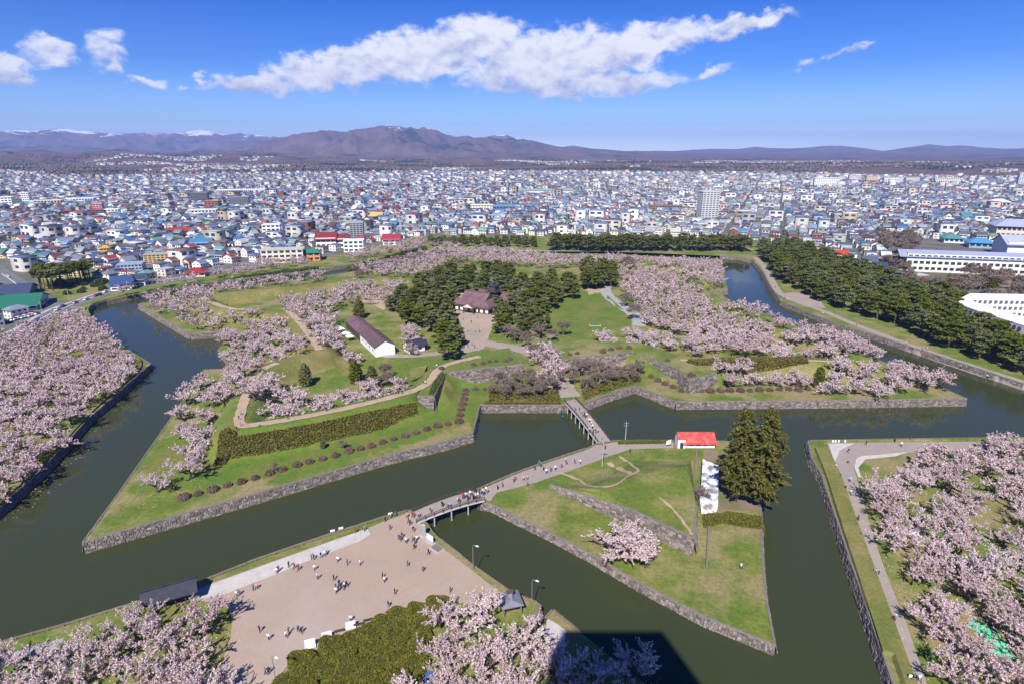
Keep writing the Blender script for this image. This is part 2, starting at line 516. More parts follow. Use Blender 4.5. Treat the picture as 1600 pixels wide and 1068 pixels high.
# the far right arm simply runs out of view
OUT_PX = [p for p in OUT_PX if p not in ((2100, 760), (2250, 760), (2250, 800))]
FORT_PX = [(129, 846), (250, 812), (400, 770), (500, 741), (600, 712), (700, 688), (739, 676), (750, 632), (881, 632), (899, 626),
           (909, 631), (960, 612), (993, 602), (1056, 627), (1300, 625), (1511, 622), (1400, 573), (1215, 497), (1150, 475), (1107, 467),
           (1098, 456), (1137, 454), (1131, 425), (1127, 406), (950, 397), (700, 394), (640, 404), (600, 417), (500, 432), (400, 444), (300, 458), (216, 475),
           (297, 522), (356, 517), (380, 524), (352, 530), (341, 545), (359, 563), (368, 575), (318, 577), (256, 668), (186, 768)]
RAV_PX = [(746, 763), (800, 740), (860, 718), (918, 699), (935, 690), (963, 687), (1051, 687), (1180, 689), (1186, 740), (1189, 798),
          (1192, 866), (1197, 930), (1212, 1008), (1101, 963), (1000, 910), (925, 866), (860, 832), (800, 803), (768, 787), (750, 784)]
OUT, FORT, RAV = poly(OUT_PX, ZO), poly(FORT_PX, ZF), poly(RAV_PX, ZR)

PARK_B = [(-300, 600), (-100, 545), (0, 520), (49, 506), (72, 490), (110, 476), (146, 462), (180, 449), (250, 438), (330, 425), (420, 408), (480, 402), (540, 396),
          (560, 388), (660, 370), (700, 368), (860, 370), (1165, 372), (1180, 378), (1240, 383), (1300, 408), (1400, 438), (1500, 468), (1600, 498), (1800, 560), (2000, 620)]
PARK = np.array([P(u, v, ZO) for u, v in PARK_B] + [(500, 30), (400, -60), (-400, -60), (-420, 60)])

K_LEFT = poly([(722, 566), (682, 578), (668, 604), (600, 624), (500, 647), (400, 664), (362, 670), (385, 610), (402, 581), (432, 567), (470, 556), (497, 545),
               (478, 515), (455, 489), (380, 485), (345, 480), (312, 463), (400, 453), (520, 441), (600, 433)], CREST)
K_RIGHT = poly([(985, 543), (1060, 563), (1200, 561), (1322, 563), (1345, 556), (1200, 505), (1130, 470), (1095, 440), (1085, 420), (1000, 412)], CREST)
# gate plateaus: stone-faced, level tops
PLAT_L = poly([(817, 568), (697, 581), (678, 619), (652, 618), (662, 600), (676, 577), (742, 552), (795, 543)], CREST)
PLAT_R = poly([(863, 537), (880, 561), (991, 549), (1061, 577), (1076, 592), (1120, 583), (1120, 560), (1062, 555), (1000, 535), (930, 533)], CREST)
PLAT_V = poly([(860, 739), (986, 796), (1086, 842), (1088, 791), (1081, 700), (985, 703), (950, 715), (935, 722), (892, 736)], 6.0)

def smooth(t):
    t = np.clip(t, 0, 1)
    return t * t * (3 - 2 * t)
def hz(pts):
    """ground height at world points"""
    pts = np.atleast_2d(np.asarray(pts, float))
    z = np.full(len(pts), ZO)
    i = inside(pts, FORT)
    if i.any():
        q = pts[i]
        d = np.minimum(pdist(q, K_LEFT), pdist(q, K_RIGHT))
        e = pdist(q, FORT, True)
        base = ZF + .7 * smooth((e - 14) / 22) + (fbm(q[:, 0] * .05, q[:, 1] * .05, 3, 3) - .5) * .8 * smooth((e - 4) / 8)
        h = base + (CREST - base) * smooth((10.5 - d) / 7.5)
        pl = inside(q, PLAT_L) | inside(q, PLAT_R)
        h = np.where(pl, CREST, h)
        z[i] = h
    j = inside(pts, RAV)
    if j.any():
        q = pts[j]
        h = np.full(len(q), ZR)
        k = inside(q, PLAT_V)
        h = np.where(k, plat_v(q), h)
        z[j] = h
    w = inside(pts, OUT) & ~i & ~j
    z[w] = 0.0
    return z
PV_SLOPE = poly([(1081, 700), (985, 703), (950, 715), (935, 722), (892, 736), (860, 739)], 6.0)
def plat_v(q):
    return 2.5 + 3.7 * smooth(pdist(q, PV_SLOPE) / 13) + (fbm(q[:, 0] * .08, q[:, 1] * .08, 9, 3) - .5) * .5
def G(u, v, off=0.0):
    """photo pixel -> point on the ground (raised by off)"""
    z = ZO
    for _ in range(8):
        x, y = P(u, v, z + off)
        z = z * .45 + float(hz([(x, y)])[0]) * .55
    x, y = P(u, v, z + off)
    return x, y, float(hz([(x, y)])[0])
def gz(x, y):
    return float(hz([(x, y)])[0])

def cdt(outer, holes=(), lines=(), step=4.0, jitter=.25, pts=None):
    vs, ed = [], []
    def ring(r, closed=True):
        b = len(vs)
        vs.extend([Vector((float(p[0]), float(p[1]))) for p in r])
        n = len(r)
        ed.extend([(b + k, b + (k + 1) % n) for k in range(n if closed else n - 1)])
    ring(outer)
    for h in holes: ring(h)
    for l in lines: ring(l, False)
    if pts is None:
        lo, hi = outer.min(0), outer.max(0)
        gx, gy = np.meshgrid(np.arange(lo[0], hi[0], step), np.arange(lo[1], hi[1], step))
        g = np.stack([gx.ravel(), gy.ravel()], 1) + RNG.uniform(-jitter * step, jitter * step, (gx.size, 2))
    else:
        g = pts
    keep = inside(g, outer) & (pdist(g, outer, True) > step * .3)
    for h in holes:
        keep &= ~inside(g, h) & (pdist(g, h, True) > step * .3)
    vs.extend([Vector((float(a), float(b))) for a, b in g[keep]])
    V, _, F, *_ = delaunay_2d_cdt(vs, ed, [], 0, 1e-4)
    V = np.array([(v.x, v.y) for v in V])
    F = np.array([f for f in F if len(f) == 3])
    c = V[F].mean(1)
    k = inside(c, outer)
    for h in holes: k &= ~inside(c, h)
    F = F[k]
    a, b, d = V[F[:, 0]], V[F[:, 1]], V[F[:, 2]]
    cr = (b[:, 0] - a[:, 0]) * (d[:, 1] - a[:, 1]) - (b[:, 1] - a[:, 1]) * (d[:, 0] - a[:, 0])
    F[cr < 0] = F[cr < 0][:, ::-1]
    return V, F

# ---- water
wm = bpy.data.materials.new('moat_water'); wm.use_nodes = True
_t = wm.node_tree; _b = _t.nodes['Principled BSDF']
_b.inputs['Base Color'].default_value = (.039, .048, .019, 1)
_b.inputs['Roughness'].default_value = .09
_b.inputs['IOR'].default_value = 1.333
_n = _t.nodes.new('ShaderNodeTexNoise'); _n.inputs['Scale'].default_value = .9; _n.inputs['Detail'].default_value = 4
_g = _t.nodes.new('ShaderNodeNewGeometry'); _t.links.new(_g.outputs['Position'], _n.inputs['Vector'])
_n2 = _t.nodes.new('ShaderNodeTexNoise'); _n2.inputs['Scale'].default_value = .02; _n2.inputs['Detail'].default_value = 3
_t.links.new(_g.outputs['Position'], _n2.inputs['Vector'])
_mr = _t.nodes.new('ShaderNodeMapRange'); _mr.inputs['To Min'].default_value = .05; _mr.inputs['To Max'].default_value = .15
_mr.inputs['From Min'].default_value = .35; _mr.inputs['From Max'].default_value = .65
_t.links.new(_n2.outputs[0], _mr.inputs['Value']); _t.links.new(_mr.outputs[0], _b.inputs['Roughness'])
_bp = _t.nodes.new('ShaderNodeBump'); _bp.inputs['Strength'].default_value = .25; _bp.inputs['Distance'].default_value = .02
_t.links.new(_n.outputs[0], _bp.inputs['Height']); _t.links.new(_bp.outputs[0], _b.inputs['Normal'])
lo, hi = OUT.min(0) - 6, OUT.max(0) + 6
mesh('moat_water', [(lo[0], lo[1], 0), (hi[0], lo[1], 0), (hi[0], hi[1], 0), (lo[0], hi[1], 0)], [(0, 1, 2, 3)], wm)['kind'] = 'structure'

# ---- outer ground, one sheet with the moat cut out, out to the foot of the hills
R = 2900
bound = np.array([(R * math.sin(a), R * math.cos(a)) for a in np.linspace(-1.25, 1.25, 40)] + [(900, -150), (-900, -150)])
gp = []
for r in np.geomspace(60, 2800, 46):
    for a in np.linspace(-1.2, 1.2, 60):
        gp.append((r * math.sin(a), r * math.cos(a)))
V, F = cdt(bound, [OUT], [PARK], 4.0, pts=np.array(gp))
c = V[F].mean(1)
pk = inside(c, PARK)
go = mesh('ground', np.c_[V, np.full(len(V), ZO)], F, [M['town'], M['grass']], midx=pk.astype(int))
go['kind'] = 'structure'

# ---- fort ground
V, F = cdt(FORT, [], [K_LEFT, K_RIGHT, PLAT_L, PLAT_R], 2.6)
z = hz(V); 
ed = pdist(V, FORT, True) < .05
z[ed] = ZF
# keep the gate plateaus' faces sharp: the plateau tops are separate solids, the ground under them stays low
inpl = inside(V, PLAT_L) | inside(V, PLAT_R)
z[inpl] = 5.5
fo = mesh('fort_ground', np.c_[V, z], F, [M['grass'], M['grass_dry'], M['grass_lush']], smooth=True,
          midx=np.where(pdist(V[F].mean(1), K_LEFT[9:]) < 12, 1, np.where(pdist(V[F].mean(1), K_LEFT[:7]) < 24, 2, 0)))
fo['kind'] = 'structure'
# ---- ravelin ground
V, F = cdt(RAV, [], [PLAT_V], 3.0)
mesh('ravelin_ground', np.c_[V, np.full(len(V), ZR)], F, M['grass'], smooth=True)['kind'] = 'structure'
def plateau(name, pg, top, bottom, m_top, m_side, hfun=None):
    V, F = cdt(pg, [], [], 2.5)
    z = np.full(len(V), top) if hfun is None else hfun(V)
    n = len(pg)
    V3 = list(map(tuple, np.c_[V, z])); F3 = [tuple(f) for f in F]; mi = [0] * len(F)
    zt = np.full(n, top) if hfun is None else hfun(pg)
    b = len(V3)
    V3 += [(p[0], p[1], zz) for p, zz in zip(pg, zt)] + [(p[0], p[1], bottom) for p in pg]
    for i in range(n):
        j = (i + 1) % n
        F3.append((b + i, b + j, b + n + j, b + n + i)); mi.append(1)
    o = mesh(name, V3, F3, [m_top, m_side], midx=mi)
    o['kind'] = 'structure'
    return o
plateau('gate_rampart_ground', PLAT_L, CREST, 3.0, M['grass_lush'], M['grass'])
plateau('gate_rampart_ground', PLAT_R, CREST, 3.0, M['grass'], M['grass'])
plateau('ravelin_plateau_ground', PLAT_V, 6.0, 2.0, M['grass'], M['grass'], plat_v)

# ---- stone walls: a core plus courses of uneven stones proud of it
def stone_wall(name, line, ztop, zbot, batter, label, out_sign, course=.5, slen=.72, closed=False, cap=True):
    """line: world polyline of the top edge; out_sign +1 puts the face to the right of the direction of travel"""
    line = np.asarray(line, float)
    if closed: line = np.vstack([line, line[:1]])
    root = empty(name, (float(line[0][0]), float(line[0][1]), zbot), 0, label, 'wall')
    root['kind'] = 'thing'
    core, st, cp = MB(), MB(), MB()
    ox, oy, oz = root.location
    zt = ztop if callable(ztop) else (lambda p: ztop)
    for a, b in zip(line[:-1], line[1:]):
        L = np.linalg.norm(b - a)
        if L < .4: continue
        t = (b - a) / L
        nrm = np.array([t[1], -t[0]]) * out_sign
        def pt(s, z, o):
            k = (ztp(s) - z) / max(ztp(s) - zbot, .1)
            p = a + t * s + nrm * (batter * k + o)
            return (p[0] - ox, p[1] - oy, z - oz)
        z0, z1 = zt(a), zt(b)
        def ztp(s): return z0 + (z1 - z0) * s / L
        core.add([pt(0, zbot - .6, -.05), pt(L, zbot - .6, -.05), pt(L, z1 - .02, -.05), pt(0, z0 - .02, -.05)], [(0, 1, 2, 3) if out_sign < 0 else (3, 2, 1, 0)])
        nc = max(2, int(round((max(z0, z1) - zbot) / course)))
        for k in range(nc):
            s = rnd.uniform(-.4, 0)
            while s < L:
                w = slen * rnd.uniform(.55, 1.5)
                s0, s1 = max(s, 0) + .03, min(s + w, L) - .03
                s += w
                if s1 - s0 < .12: continue
                f0, f1 = k / nc, (k + 1) / nc
                za, zb_ = zbot - .3 + (ztp(s0) + .3 - zbot) * f0 + .02, zbot - .3 + (ztp(s1) + .3 - zbot) * f1 - .03
                j = lambda: rnd.uniform(-.06, .06)
                d = rnd.uniform(.05, .22)
                V = [pt(s0 + j(), za + j(), -.02), pt(s1 + j(), za + j(), -.02), pt(s1 + j(), zb_ + j(), -.02), pt(s0 + j(), zb_ + j(), -.02)]
                V += [pt(s0 + .09, za + .07, d), pt(s1 - .09, za + .07, d), pt(s1 - .09, zb_ - .07, d), pt(s0 + .09, zb_ - .07, d)]
                g = rnd.choice((.62, .8, .95, 1.05, 1.25, 1.5)) * rnd.uniform(.88, 1.12)
                st.add(V, [(4, 5, 6, 7), (0, 1, 5, 4), (1, 2, 6, 5), (2, 3, 7, 6), (3, 0, 4, 7)], 0, (g * rnd.uniform(1, 1.05), g, g * rnd.uniform(.94, 1.03)))
        if cap:
            s = 0.0
            while s < L - .05:
                w = min(rnd.uniform(.9, 1.7), L - s)
                s0, s1 = s + .02, s + w - .02
                hgt = rnd.uniform(.07, .2)
                V = [pt(s0, ztp(s0) - .15, .12), pt(s1, ztp(s1) - .15, .12), pt(s1, ztp(s1) - .15, -.32), pt(s0, ztp(s0) - .15, -.32),
                     pt(s0, ztp(s0) + hgt, .1), pt(s1, ztp(s1) + hgt, .1), pt(s1, ztp(s1) + hgt, -.28), pt(s0, ztp(s0) + hgt, -.28)]
                cp.add(V, [(4, 5, 6, 7), (0, 1, 5, 4), (1, 2, 6, 5), (2, 3, 7, 6), (3, 0, 4, 7)])
                s += w
    core.build('wall_core', M['stonecore'], root)
    tag(st.build('stone_courses', M['stone'], root, cols=True), kind='stuff')
    if cap:
        tag(cp.build('coping', M['coping'], root), kind='stuff')
    return root
def ori(pg):
    x, y = pg[:, 0], pg[:, 1]
    return 1 if (x * np.roll(y, -1) - np.roll(x, -1) * y).sum() > 0 else -1
so = ori(FORT)
stone_wall('moat_wall', FORT, ZF, 0, .55, 'grey stone retaining wall round the star fort above the moat', so, closed=True)
so = ori(RAV)
stone_wall('moat_wall', RAV, ZR, 0, .5, 'low stone retaining wall round the triangular ravelin island', so, closed=True, course=.45, slen=.66)
so = -ori(OUT)
io = {p: i for i, p in enumerate(OUT_PX)}
oseg = lambda a, b: OUT[io[a]:io[b] + 1]
stone_wall('moat_wall', oseg((0, 1003), (641, 796)), ZO, 0, .5, 'stone bank wall below the sandy plaza beside the shelter', so)
stone_wall('moat_wall', oseg((641, 796), (908, 988)), ZO, 0, .5, 'stone bank wall with a drain inlet beside the lamp post', so)
stone_wall('moat_wall', oseg((1395, 1068), (1262, 688)), ZO, 0, .6, 'stone bank wall below the grass strip of the picnic grove', so)
stone_wall('moat_wall', oseg((1262, 688), (1600, 683)), ZO, 0, .5, 'stone bank wall behind the path of the picnic grove', so)
stone_wall('moat_wall', oseg((1600, 599), (1125, 400)), ZO, 0, .5, 'stone bank wall along the walk below the pine belt', so)
stone_wall('moat_wall', oseg((560, 411), (236, 568)), ZO, 0, .5, 'stone bank wall curving past the street corner', so)
stone_wall('moat_wall', oseg((236, 568), (-90, 868)), ZO, 0, .5, 'shaded stone bank wall under the dense cherry grove', so)
# gate and ravelin retaining walls
stone_wall('rampart_wall', PLAT_L[[0, 1, 2, 3]], CREST, 3.2, .7, 'tall stone rampart wall beside the row of azaleas at the gate', -ori(PLAT_L) * -1, course=.7, slen=1.1)
stone_wall('rampart_wall', PLAT_L[[7, 0]], CREST, 3.2, .4, 'short stone gate cheek beside the passage through the rampart', ori(PLAT_L), course=.7, slen=1.1)
stone_wall('rampart_wall', PLAT_R[[0, 1, 2, 3, 4, 5]], CREST, 3.2, .7, 'angled tall stone rampart wall above the bare shrubs', ori(PLAT_R), course=.7, slen=1.1)
stone_wall('rampart_wall', PLAT_V[[0, 1, 2, 3]], lambda p: float(plat_v(np.array([p]))[0]), ZR, .7, 'stone wall below the grassy ravelin plateau beside the lone cherry tree', ori(PLAT_V), course=.62, slen=1.0)

# ---- flat sheets and draped strips
def sheet(name, px, m, lift=.03, z=ZO, kind='structure'):
    pg = poly(px, z)
    V, F = cdt(pg, [], [], 6.0)
    o = mesh(name, np.c_[V, np.full(len(V), z + lift)], F, m)
    o['kind'] = kind
    return o
def strip(name, px, width, m, lift=.07, kind='structure', world=None, rag=.12, rise=0.0):
    c = np.array([G(u, v)[:2] for u, v in px]) if world is None else np.asarray(world, float)
    c = resample(smooth_line(c, 2), 1.6)
    t = np.gradient(c, axis=0); t /= np.linalg.norm(t, axis=1)[:, None] + 1e-9
    n = np.c_[-t[:, 1], t[:, 0]]
    rows = []
    for s in ((-.5, -.44, 0, .44, .5) if rise else (-.5, -.25, 0, .25, .5)):
        q = c + n * (s * width * (1 + RNG.uniform(-rag, rag, len(c)) * (abs(s) == .5)))[:, None]
        rows.append(np.c_[q, hz(q) + lift + rise * (abs(s) < .48)])
    Vv = np.concatenate(rows); k = len(c)
    F = [(r * k + i, r * k + i + 1, (r + 1) * k + i + 1, (r + 1) * k + i) for r in range(4) for i in range(k - 1)]
    F = [f[::-1] for f in F]
    o = mesh(name, Vv, F, m)
    o['kind'] = kind
    return o
sheet('plaza', [(312, 917), (450, 868), (578, 823), (600, 814), (640, 800), (652, 812), (664, 824), (678, 845), (700, 862), (745, 896), (785, 928), (770, 945),
                (700, 940), (640, 952), (560, 985), (480, 1020), (446, 1048), (438, 1075), (430, 1140), (325, 1140), (343, 1068), (348, 1030), (360, 995), (364, 965), (352, 945), (300, 935), (285, 928)], M['sand'])
sheet('gravel_strip', [(290, 930), (330, 912), (450, 869), (574, 825), (579, 834), (560, 846), (500, 868), (420, 901), (350, 928), (300, 938)], M['gravel'], .05)
sheet('path', [(-200, 1085), (0, 1024), (60, 1006), (100, 996), (95, 1008), (40, 1026), (0, 1040), (-200, 1110)], M['greypath'])
sheet('path', [(1292, 691), (1440, 690), (1600, 688), (1900, 684), (1900, 700), (1600, 700), (1430, 706), (1365, 709), (1342, 716), (1334, 730), (1345, 770), (1358, 815), (1381, 885),
               (1416, 973), (1448, 1066), (1475, 1140), (1444, 1140), (1418, 1066), (1391, 976), (1363, 895), (1330, 800), (1310, 735)], M['walk'])
sheet('gravel_apron', [(1295, 693), (1335, 692), (1312, 703), (1304, 722)], M['gravel'], .05)
sheet('gravel_apron', [(1338, 716), (1345, 712), (1420, 705), (1400, 712), (1352, 717), (1341, 730), (1346, 745), (1341, 745), (1335, 730)], M['gravel'], .05)
sheet('gravel_apron', [(855, 965), (872, 975), (885, 985), (880, 1020), (866, 1040), (850, 1010), (852, 985)], M['gravel'], .04)
sheet('path', [(745, 767), (800, 743), (860, 721), (918, 702), (935, 693), (962, 690), (1052, 690), (1052, 699), (985, 701), (965, 708), (948, 713), (934, 719), (890, 735),
               (858, 746), (838, 753), (800, 763), (776, 769), (766, 782), (752, 781)], M['walk'], .05, ZR)
strip('path', [(870, 736), (905, 748), (925, 762), (960, 760), (985, 740), (1000, 737), (985, 722), (968, 712)], .8, M['path'], rag=.6)
strip('path', [(985, 740), (975, 735), (962, 728), (950, 722)], 1.6, M['path'], rag=.5)
strip('path', [(1030, 777), (1050, 792), (1066, 812), (1082, 835)], .7, M['path'], rag=.7)
for dx in (0, 11):
    strip('wheel_track', [(585 + dx * 2, 948 + dx * .6), (640 + dx * 2, 918 + dx * .6), (690 + dx * 2, 892 + dx * .6)], .14, M['walk'], .05, rag=.4)
sheet('bare_ground', [(1124, 735), (1180, 742), (1186, 795), (1150, 797), (1124, 795)], M['earth'], .04, ZR)
sheet('bare_ground', [(1100, 702), (1122, 703), (1122, 726), (1098, 714)], M['earth'], .04, ZR)
# fort paths
strip('path', None, 3.2, M['path'], .16, world=poly([(750, 557), (700, 568), (682, 578), (668, 604), (600, 624), (500, 647), (400, 664), (370, 666), (380, 630), (392, 598), (408, 577), (434, 567)], CREST))
strip('path', None, 3.4, M['path'], .16, world=poly([(500, 547), (478, 515), (455, 489), (440, 481), (380, 485), (345, 480), (312, 463)], CREST))
strip('path', None, 2.2, M['path'], .16, world=poly([(1063, 563), (1130, 562), (1200, 561), (1330, 566)], CREST))
strip('path', [(892, 620), (880, 603), (866, 585), (856, 566), (835, 552), (800, 543), (770, 538), (748, 534), (735, 515)], 8.0, M['walk'], .08)
strip('path', [(748, 545), (700, 550), (650, 556), (600, 556)], 4.5, M['walk'], .09)
strip('path', [(948, 442), (944, 455), (958, 470), (985, 487), (1000, 500), (998, 510)], 7.5, M['greypath'], .08)
def drape(name, px, m, lift=.08, step=3.0):
    pg = np.array([G(u, v)[:2] for u, v in px])
    V, F = cdt(pg, [], [], step)
    o = mesh(name, np.c_[V, hz(V) + lift], F, m, smooth=True)
    o['kind'] = 'structure'
    return o
drape('courtyard', [(695, 462), (712, 455), (790, 470), (778, 500), (766, 520), (756, 545), (725, 552), (728, 530), (716, 495)], M['sand'])
drape('lawn', [(852, 490), (870, 470), (915, 455), (948, 460), (980, 490), (995, 500), (985, 508), (930, 522), (860, 515)], M['grass_lush'], .06)
drape('bare_patch', [(912, 450), (940, 448), (945, 456), (920, 461)], M['path'], .09)
drape('bare_ground', [(560, 470), (590, 455), (615, 470), (600, 485)], M['path'], .07)
for pg in ([(515, 560), (545, 556), (560, 572), (530, 580)], [(430, 612), (455, 606), (470, 618), (445, 624)], [(640, 575), (668, 570), (660, 590), (640, 596)], [(1085, 522), (1105, 516), (1100, 535), (1080, 538)], [(420, 447), (520, 438), (540, 443), (440, 456)]):
    drape('dry_patch', pg, M['grass_dry'], .07)
# far outer walks and roads
strip('path', [(1180, 402), (1197, 420), (1214, 455), (1230, 466), (1290, 487), (1338, 508), (1400, 531), (1438, 545), (1520, 573), (1620, 610), (1750, 660)], 4.5, M['walk'], .05)
sheet('gravel_apron', [(1226, 458), (1250, 457), (1282, 470), (1290, 482), (1262, 480), (1230, 468)], M['walk'], .07)
strip('road', [(-120, 585), (20, 522), (49, 508), (76, 491), (110, 477), (146, 464), (177, 452), (260, 440), (420, 411), (520, 398)], 12, M['asphalt'], .05, rag=0)
strip('road', [(-60, 385), (3, 428), (33, 449), (73, 482), (80, 490)], 13, M['asphalt'], .06, rag=0)
strip('road', [(1372, 452), (1385, 425), (1376, 405), (1362, 390)], 8, M['asphalt'], .05, rag=0)
strip('pavement', [(-60, 545), (20, 518), (70, 486), (110, 473), (177, 449), (300, 431)], 2.4, M['concrete'], .16, rag=0)
strip('road_marking', [(-60, 552), (20, 522), (49, 508), (76, 491), (110, 477), (146, 464), (177, 452), (260, 440)], .5, M['white_line'], .09, rag=0)
strip('road_marking', [(3, 428), (33, 449), (70, 479)], .5, M['white_line'], .10, rag=0)
# raised grass dykes beside the walks
strip('dyke', None, 4.4, M['grass_dry'], .02, world=np.array([P(*p, ZO) for p in [(1440, 1130), (1412, 1068), (1384, 985), (1350, 885), (1319, 795), (1303, 745), (1284, 702)]]), rise=.7, rag=.03)
strip('dyke', None, 3.6, M['grass'], .02, world=np.array([P(*p, ZO) for p in [(-60, 838), (0, 780), (70, 716), (140, 640), (176, 611), (225, 569), (190, 546), (155, 518), (138, 497), (131, 483), (146, 472), (240, 451), (330, 437), (400, 428)]]), rise=.6, rag=.03)
strip('dyke', None, 2.2, M['grass'], .02, world=np.array([P(*p, ZO) for p in [(1275, 687), (1440, 686), (1600, 684)]]), rise=.4, rag=.03)
# ================================================================== plants
def branch_dir(az, el):
    return Vector((math.cos(az) * math.cos(el), math.sin(az) * math.cos(el), math.sin(el)))
def leafcol(n, rng, tints, lo=.75, hi=1.2):
    t = np.array(tints, float)
    return t[rng.integers(0, len(t), n)] * rng.uniform(lo, hi, (n, 1))
BLOSSOM = [(1, 1, 1), (1, 1, 1), (1.07, 1.12, 1.1), (1.03, .93, .97), (.92, .78, .86), (.5, .42, .36), (.42, .36, .26)]
def cherry_data(seed, per, size, twigs=4, subs=5, limbs=7):
    r, g = random.Random(seed), np.random.default_rng(seed)
    tb = MB(); segs = []
    top = Vector((r.uniform(-.2, .2), r.uniform(-.2, .2), r.uniform(1.5, 2.1)))
    tb.tube([(0, 0, -.4), (0, 0, .3), top * .6, top], [.42, .33, .27, .24], 6)
    for i in range(limbs):
        a = 2 * math.pi * (i + r.uniform(-.3, .3)) / (limbs - 1)
        el = r.uniform(.45, .95) if i < limbs - 1 else 1.35
        L = r.uniform(3.7, 5.3) * (1 if i < limbs - 1 else .75)
        d = branch_dir(a, el)
        pts, p = [top], top.copy()
        for k in range(5):
            d = (d + Vector((r.uniform(-.25, .25), r.uniform(-.25, .25), r.uniform(-.22, .1)))).normalized()
            p = p + d * L / 5
            pts.append(p.copy())
        tb.tube(pts, [.17, .14, .11, .08, .055, .03], 5, cap=False)
        for s in range(subs):
            t = .25 + .75 * (s + r.random() * .6) / subs
            k = min(4, int(t * 5)); q = pts[k].lerp(pts[k + 1], t * 5 - k)
            ld = (pts[k + 1] - pts[k]).normalized()
            sd_ = (ld * .8 + branch_dir(r.uniform(0, 6.28), r.uniform(-.15, .9)) * .9).normalized()
            sl = r.uniform(1.2, 2.2)
            q2 = q + sd_ * sl
            tb.tube([q, q.lerp(q2, .5) + Vector((0, 0, .08)), q2], [.05, .035, .015], 3, cap=False)
            segs.append((q.lerp(q2, .35), q2, 1.3))
            for w in range(twigs):
                tt = r.uniform(.3, 1)
                o = q.lerp(q2, tt)
                td = (sd_ * .6 + branch_dir(r.uniform(0, 6.28), r.uniform(-.2, .9)) * .8).normalized()
                segs.append((o, o + td * r.uniform(.8, 1.75), 1.0))
    A, B, AX = [], [], []
    for (p, q, wgt) in segs:
        n = max(2, int(per * wgt))
        t = g.random(n)[:, None]
        A.append(np.array(p) * (1 - t) + np.array(q) * t + g.normal(scale=.085, size=(n, 3)))
        AX.append(np.repeat(np.array([(q - p).normalized()]), n, 0))
    C = np.concatenate(A); AX = np.concatenate(AX)
    V, F = leaves(C, g.uniform(.7, 1.3, len(C)) * size, g, .3, 1.35, AX)
    return tb, V, F, leafcol(len(F), g, BLOSSOM, .82, 1.12)
def tree_pair(tb, bark, V, F, col, lm, nm):
    return tb.data(nm + '_trunk', bark), meshdata(nm + '_crown', V, F, lm, cols=col)
CH_HI = [tree_pair(*(lambda d: (d[0], M['bark'], d[1], d[2], d[3]))(cherry_data(100 + i, 36, .16, 4, 6)), M['blossom'], 'cherry') for i in range(6)]
CH_MID = [tree_pair(*(lambda d: (d[0], M['bark'], d[1], d[2], d[3]))(cherry_data(200 + i, 20, .25, 4, 6)), M['blossom'], 'cherry') for i in range(5)]
CH_LOW = [cherry_data(300 + i, 10, .40, 2, 4) for i in range(4)]

PINE = [(1, 1, 1), (1.15, 1.1, .9), (.8, .88, .8), (1.3, 1.2, .9), (.65, .75, .75)]
def pine_data(seed, h=12.0, rad=3.8, low=.38, clumps=20, per=130, size=.5, flat=.45):
    r, g = random.Random(seed), np.random.default_rng(seed)
    tb = MB()
    bend = Vector((r.uniform(-.8, .8), r.uniform(-.8, .8), 0))
    tp = [Vector((0, 0, -.4)), Vector((0, 0, h * .25)) + bend * .3, Vector((0, 0, h * .55)) + bend * .7, Vector((0, 0, h * .92)) + bend]
    tb.tube(tp, [.34, .27, .2, .06], 6)
    C, S_ = [], []
    for i in range(clumps):
        t = (i + .5) / clumps
        zc = h * (low + (1 - low) * t) * r.uniform(.94, 1.05)
        k = (zc / h - low) / (1 - low)
        rr = rad * (1.05 - .55 * max(k, 0) ** 1.6) * math.sqrt(r.uniform(.12, 1))
        a = i * 2.4 + r.uniform(-.5, .5)
        c = Vector((math.cos(a) * rr, math.sin(a) * rr, zc)) + bend * (zc / h)
        tb.tube([Vector((0, 0, zc - .9)) + bend * (zc / h), c], [.08, .03], 3, cap=False)
        n = per
        q = g.normal(size=(n, 3)); q /= np.linalg.norm(q, axis=1)[:, None]
        q *= (g.random(n)[:, None] ** .4) * r.uniform(1.1, 1.75)
        q[:, 2] *= flat
        C.append(q + np.array(c))
    C = np.concatenate(C)
    V, F = leaves(C, g.uniform(.7, 1.3, len(C)) * size, g, .5, 1.5)
    return tb, V, F, leafcol(len(F), g, PINE)
def prs(d, bark, lm, nm): return tree_pair(d[0], bark, d[1], d[2], d[3], lm, nm)
PN_HI = [prs(pine_data(400 + i, 13, 4.0, .33, 28, 115, .5), M['bark_pine'], M['needle'], 'pine') for i in range(5)]
PN_UMB = [prs(pine_data(450 + i, 15, 3.4, .66, 13, 110, .6, .5), M['bark_pine'], M['needle'], 'pine') for i in range(4)]
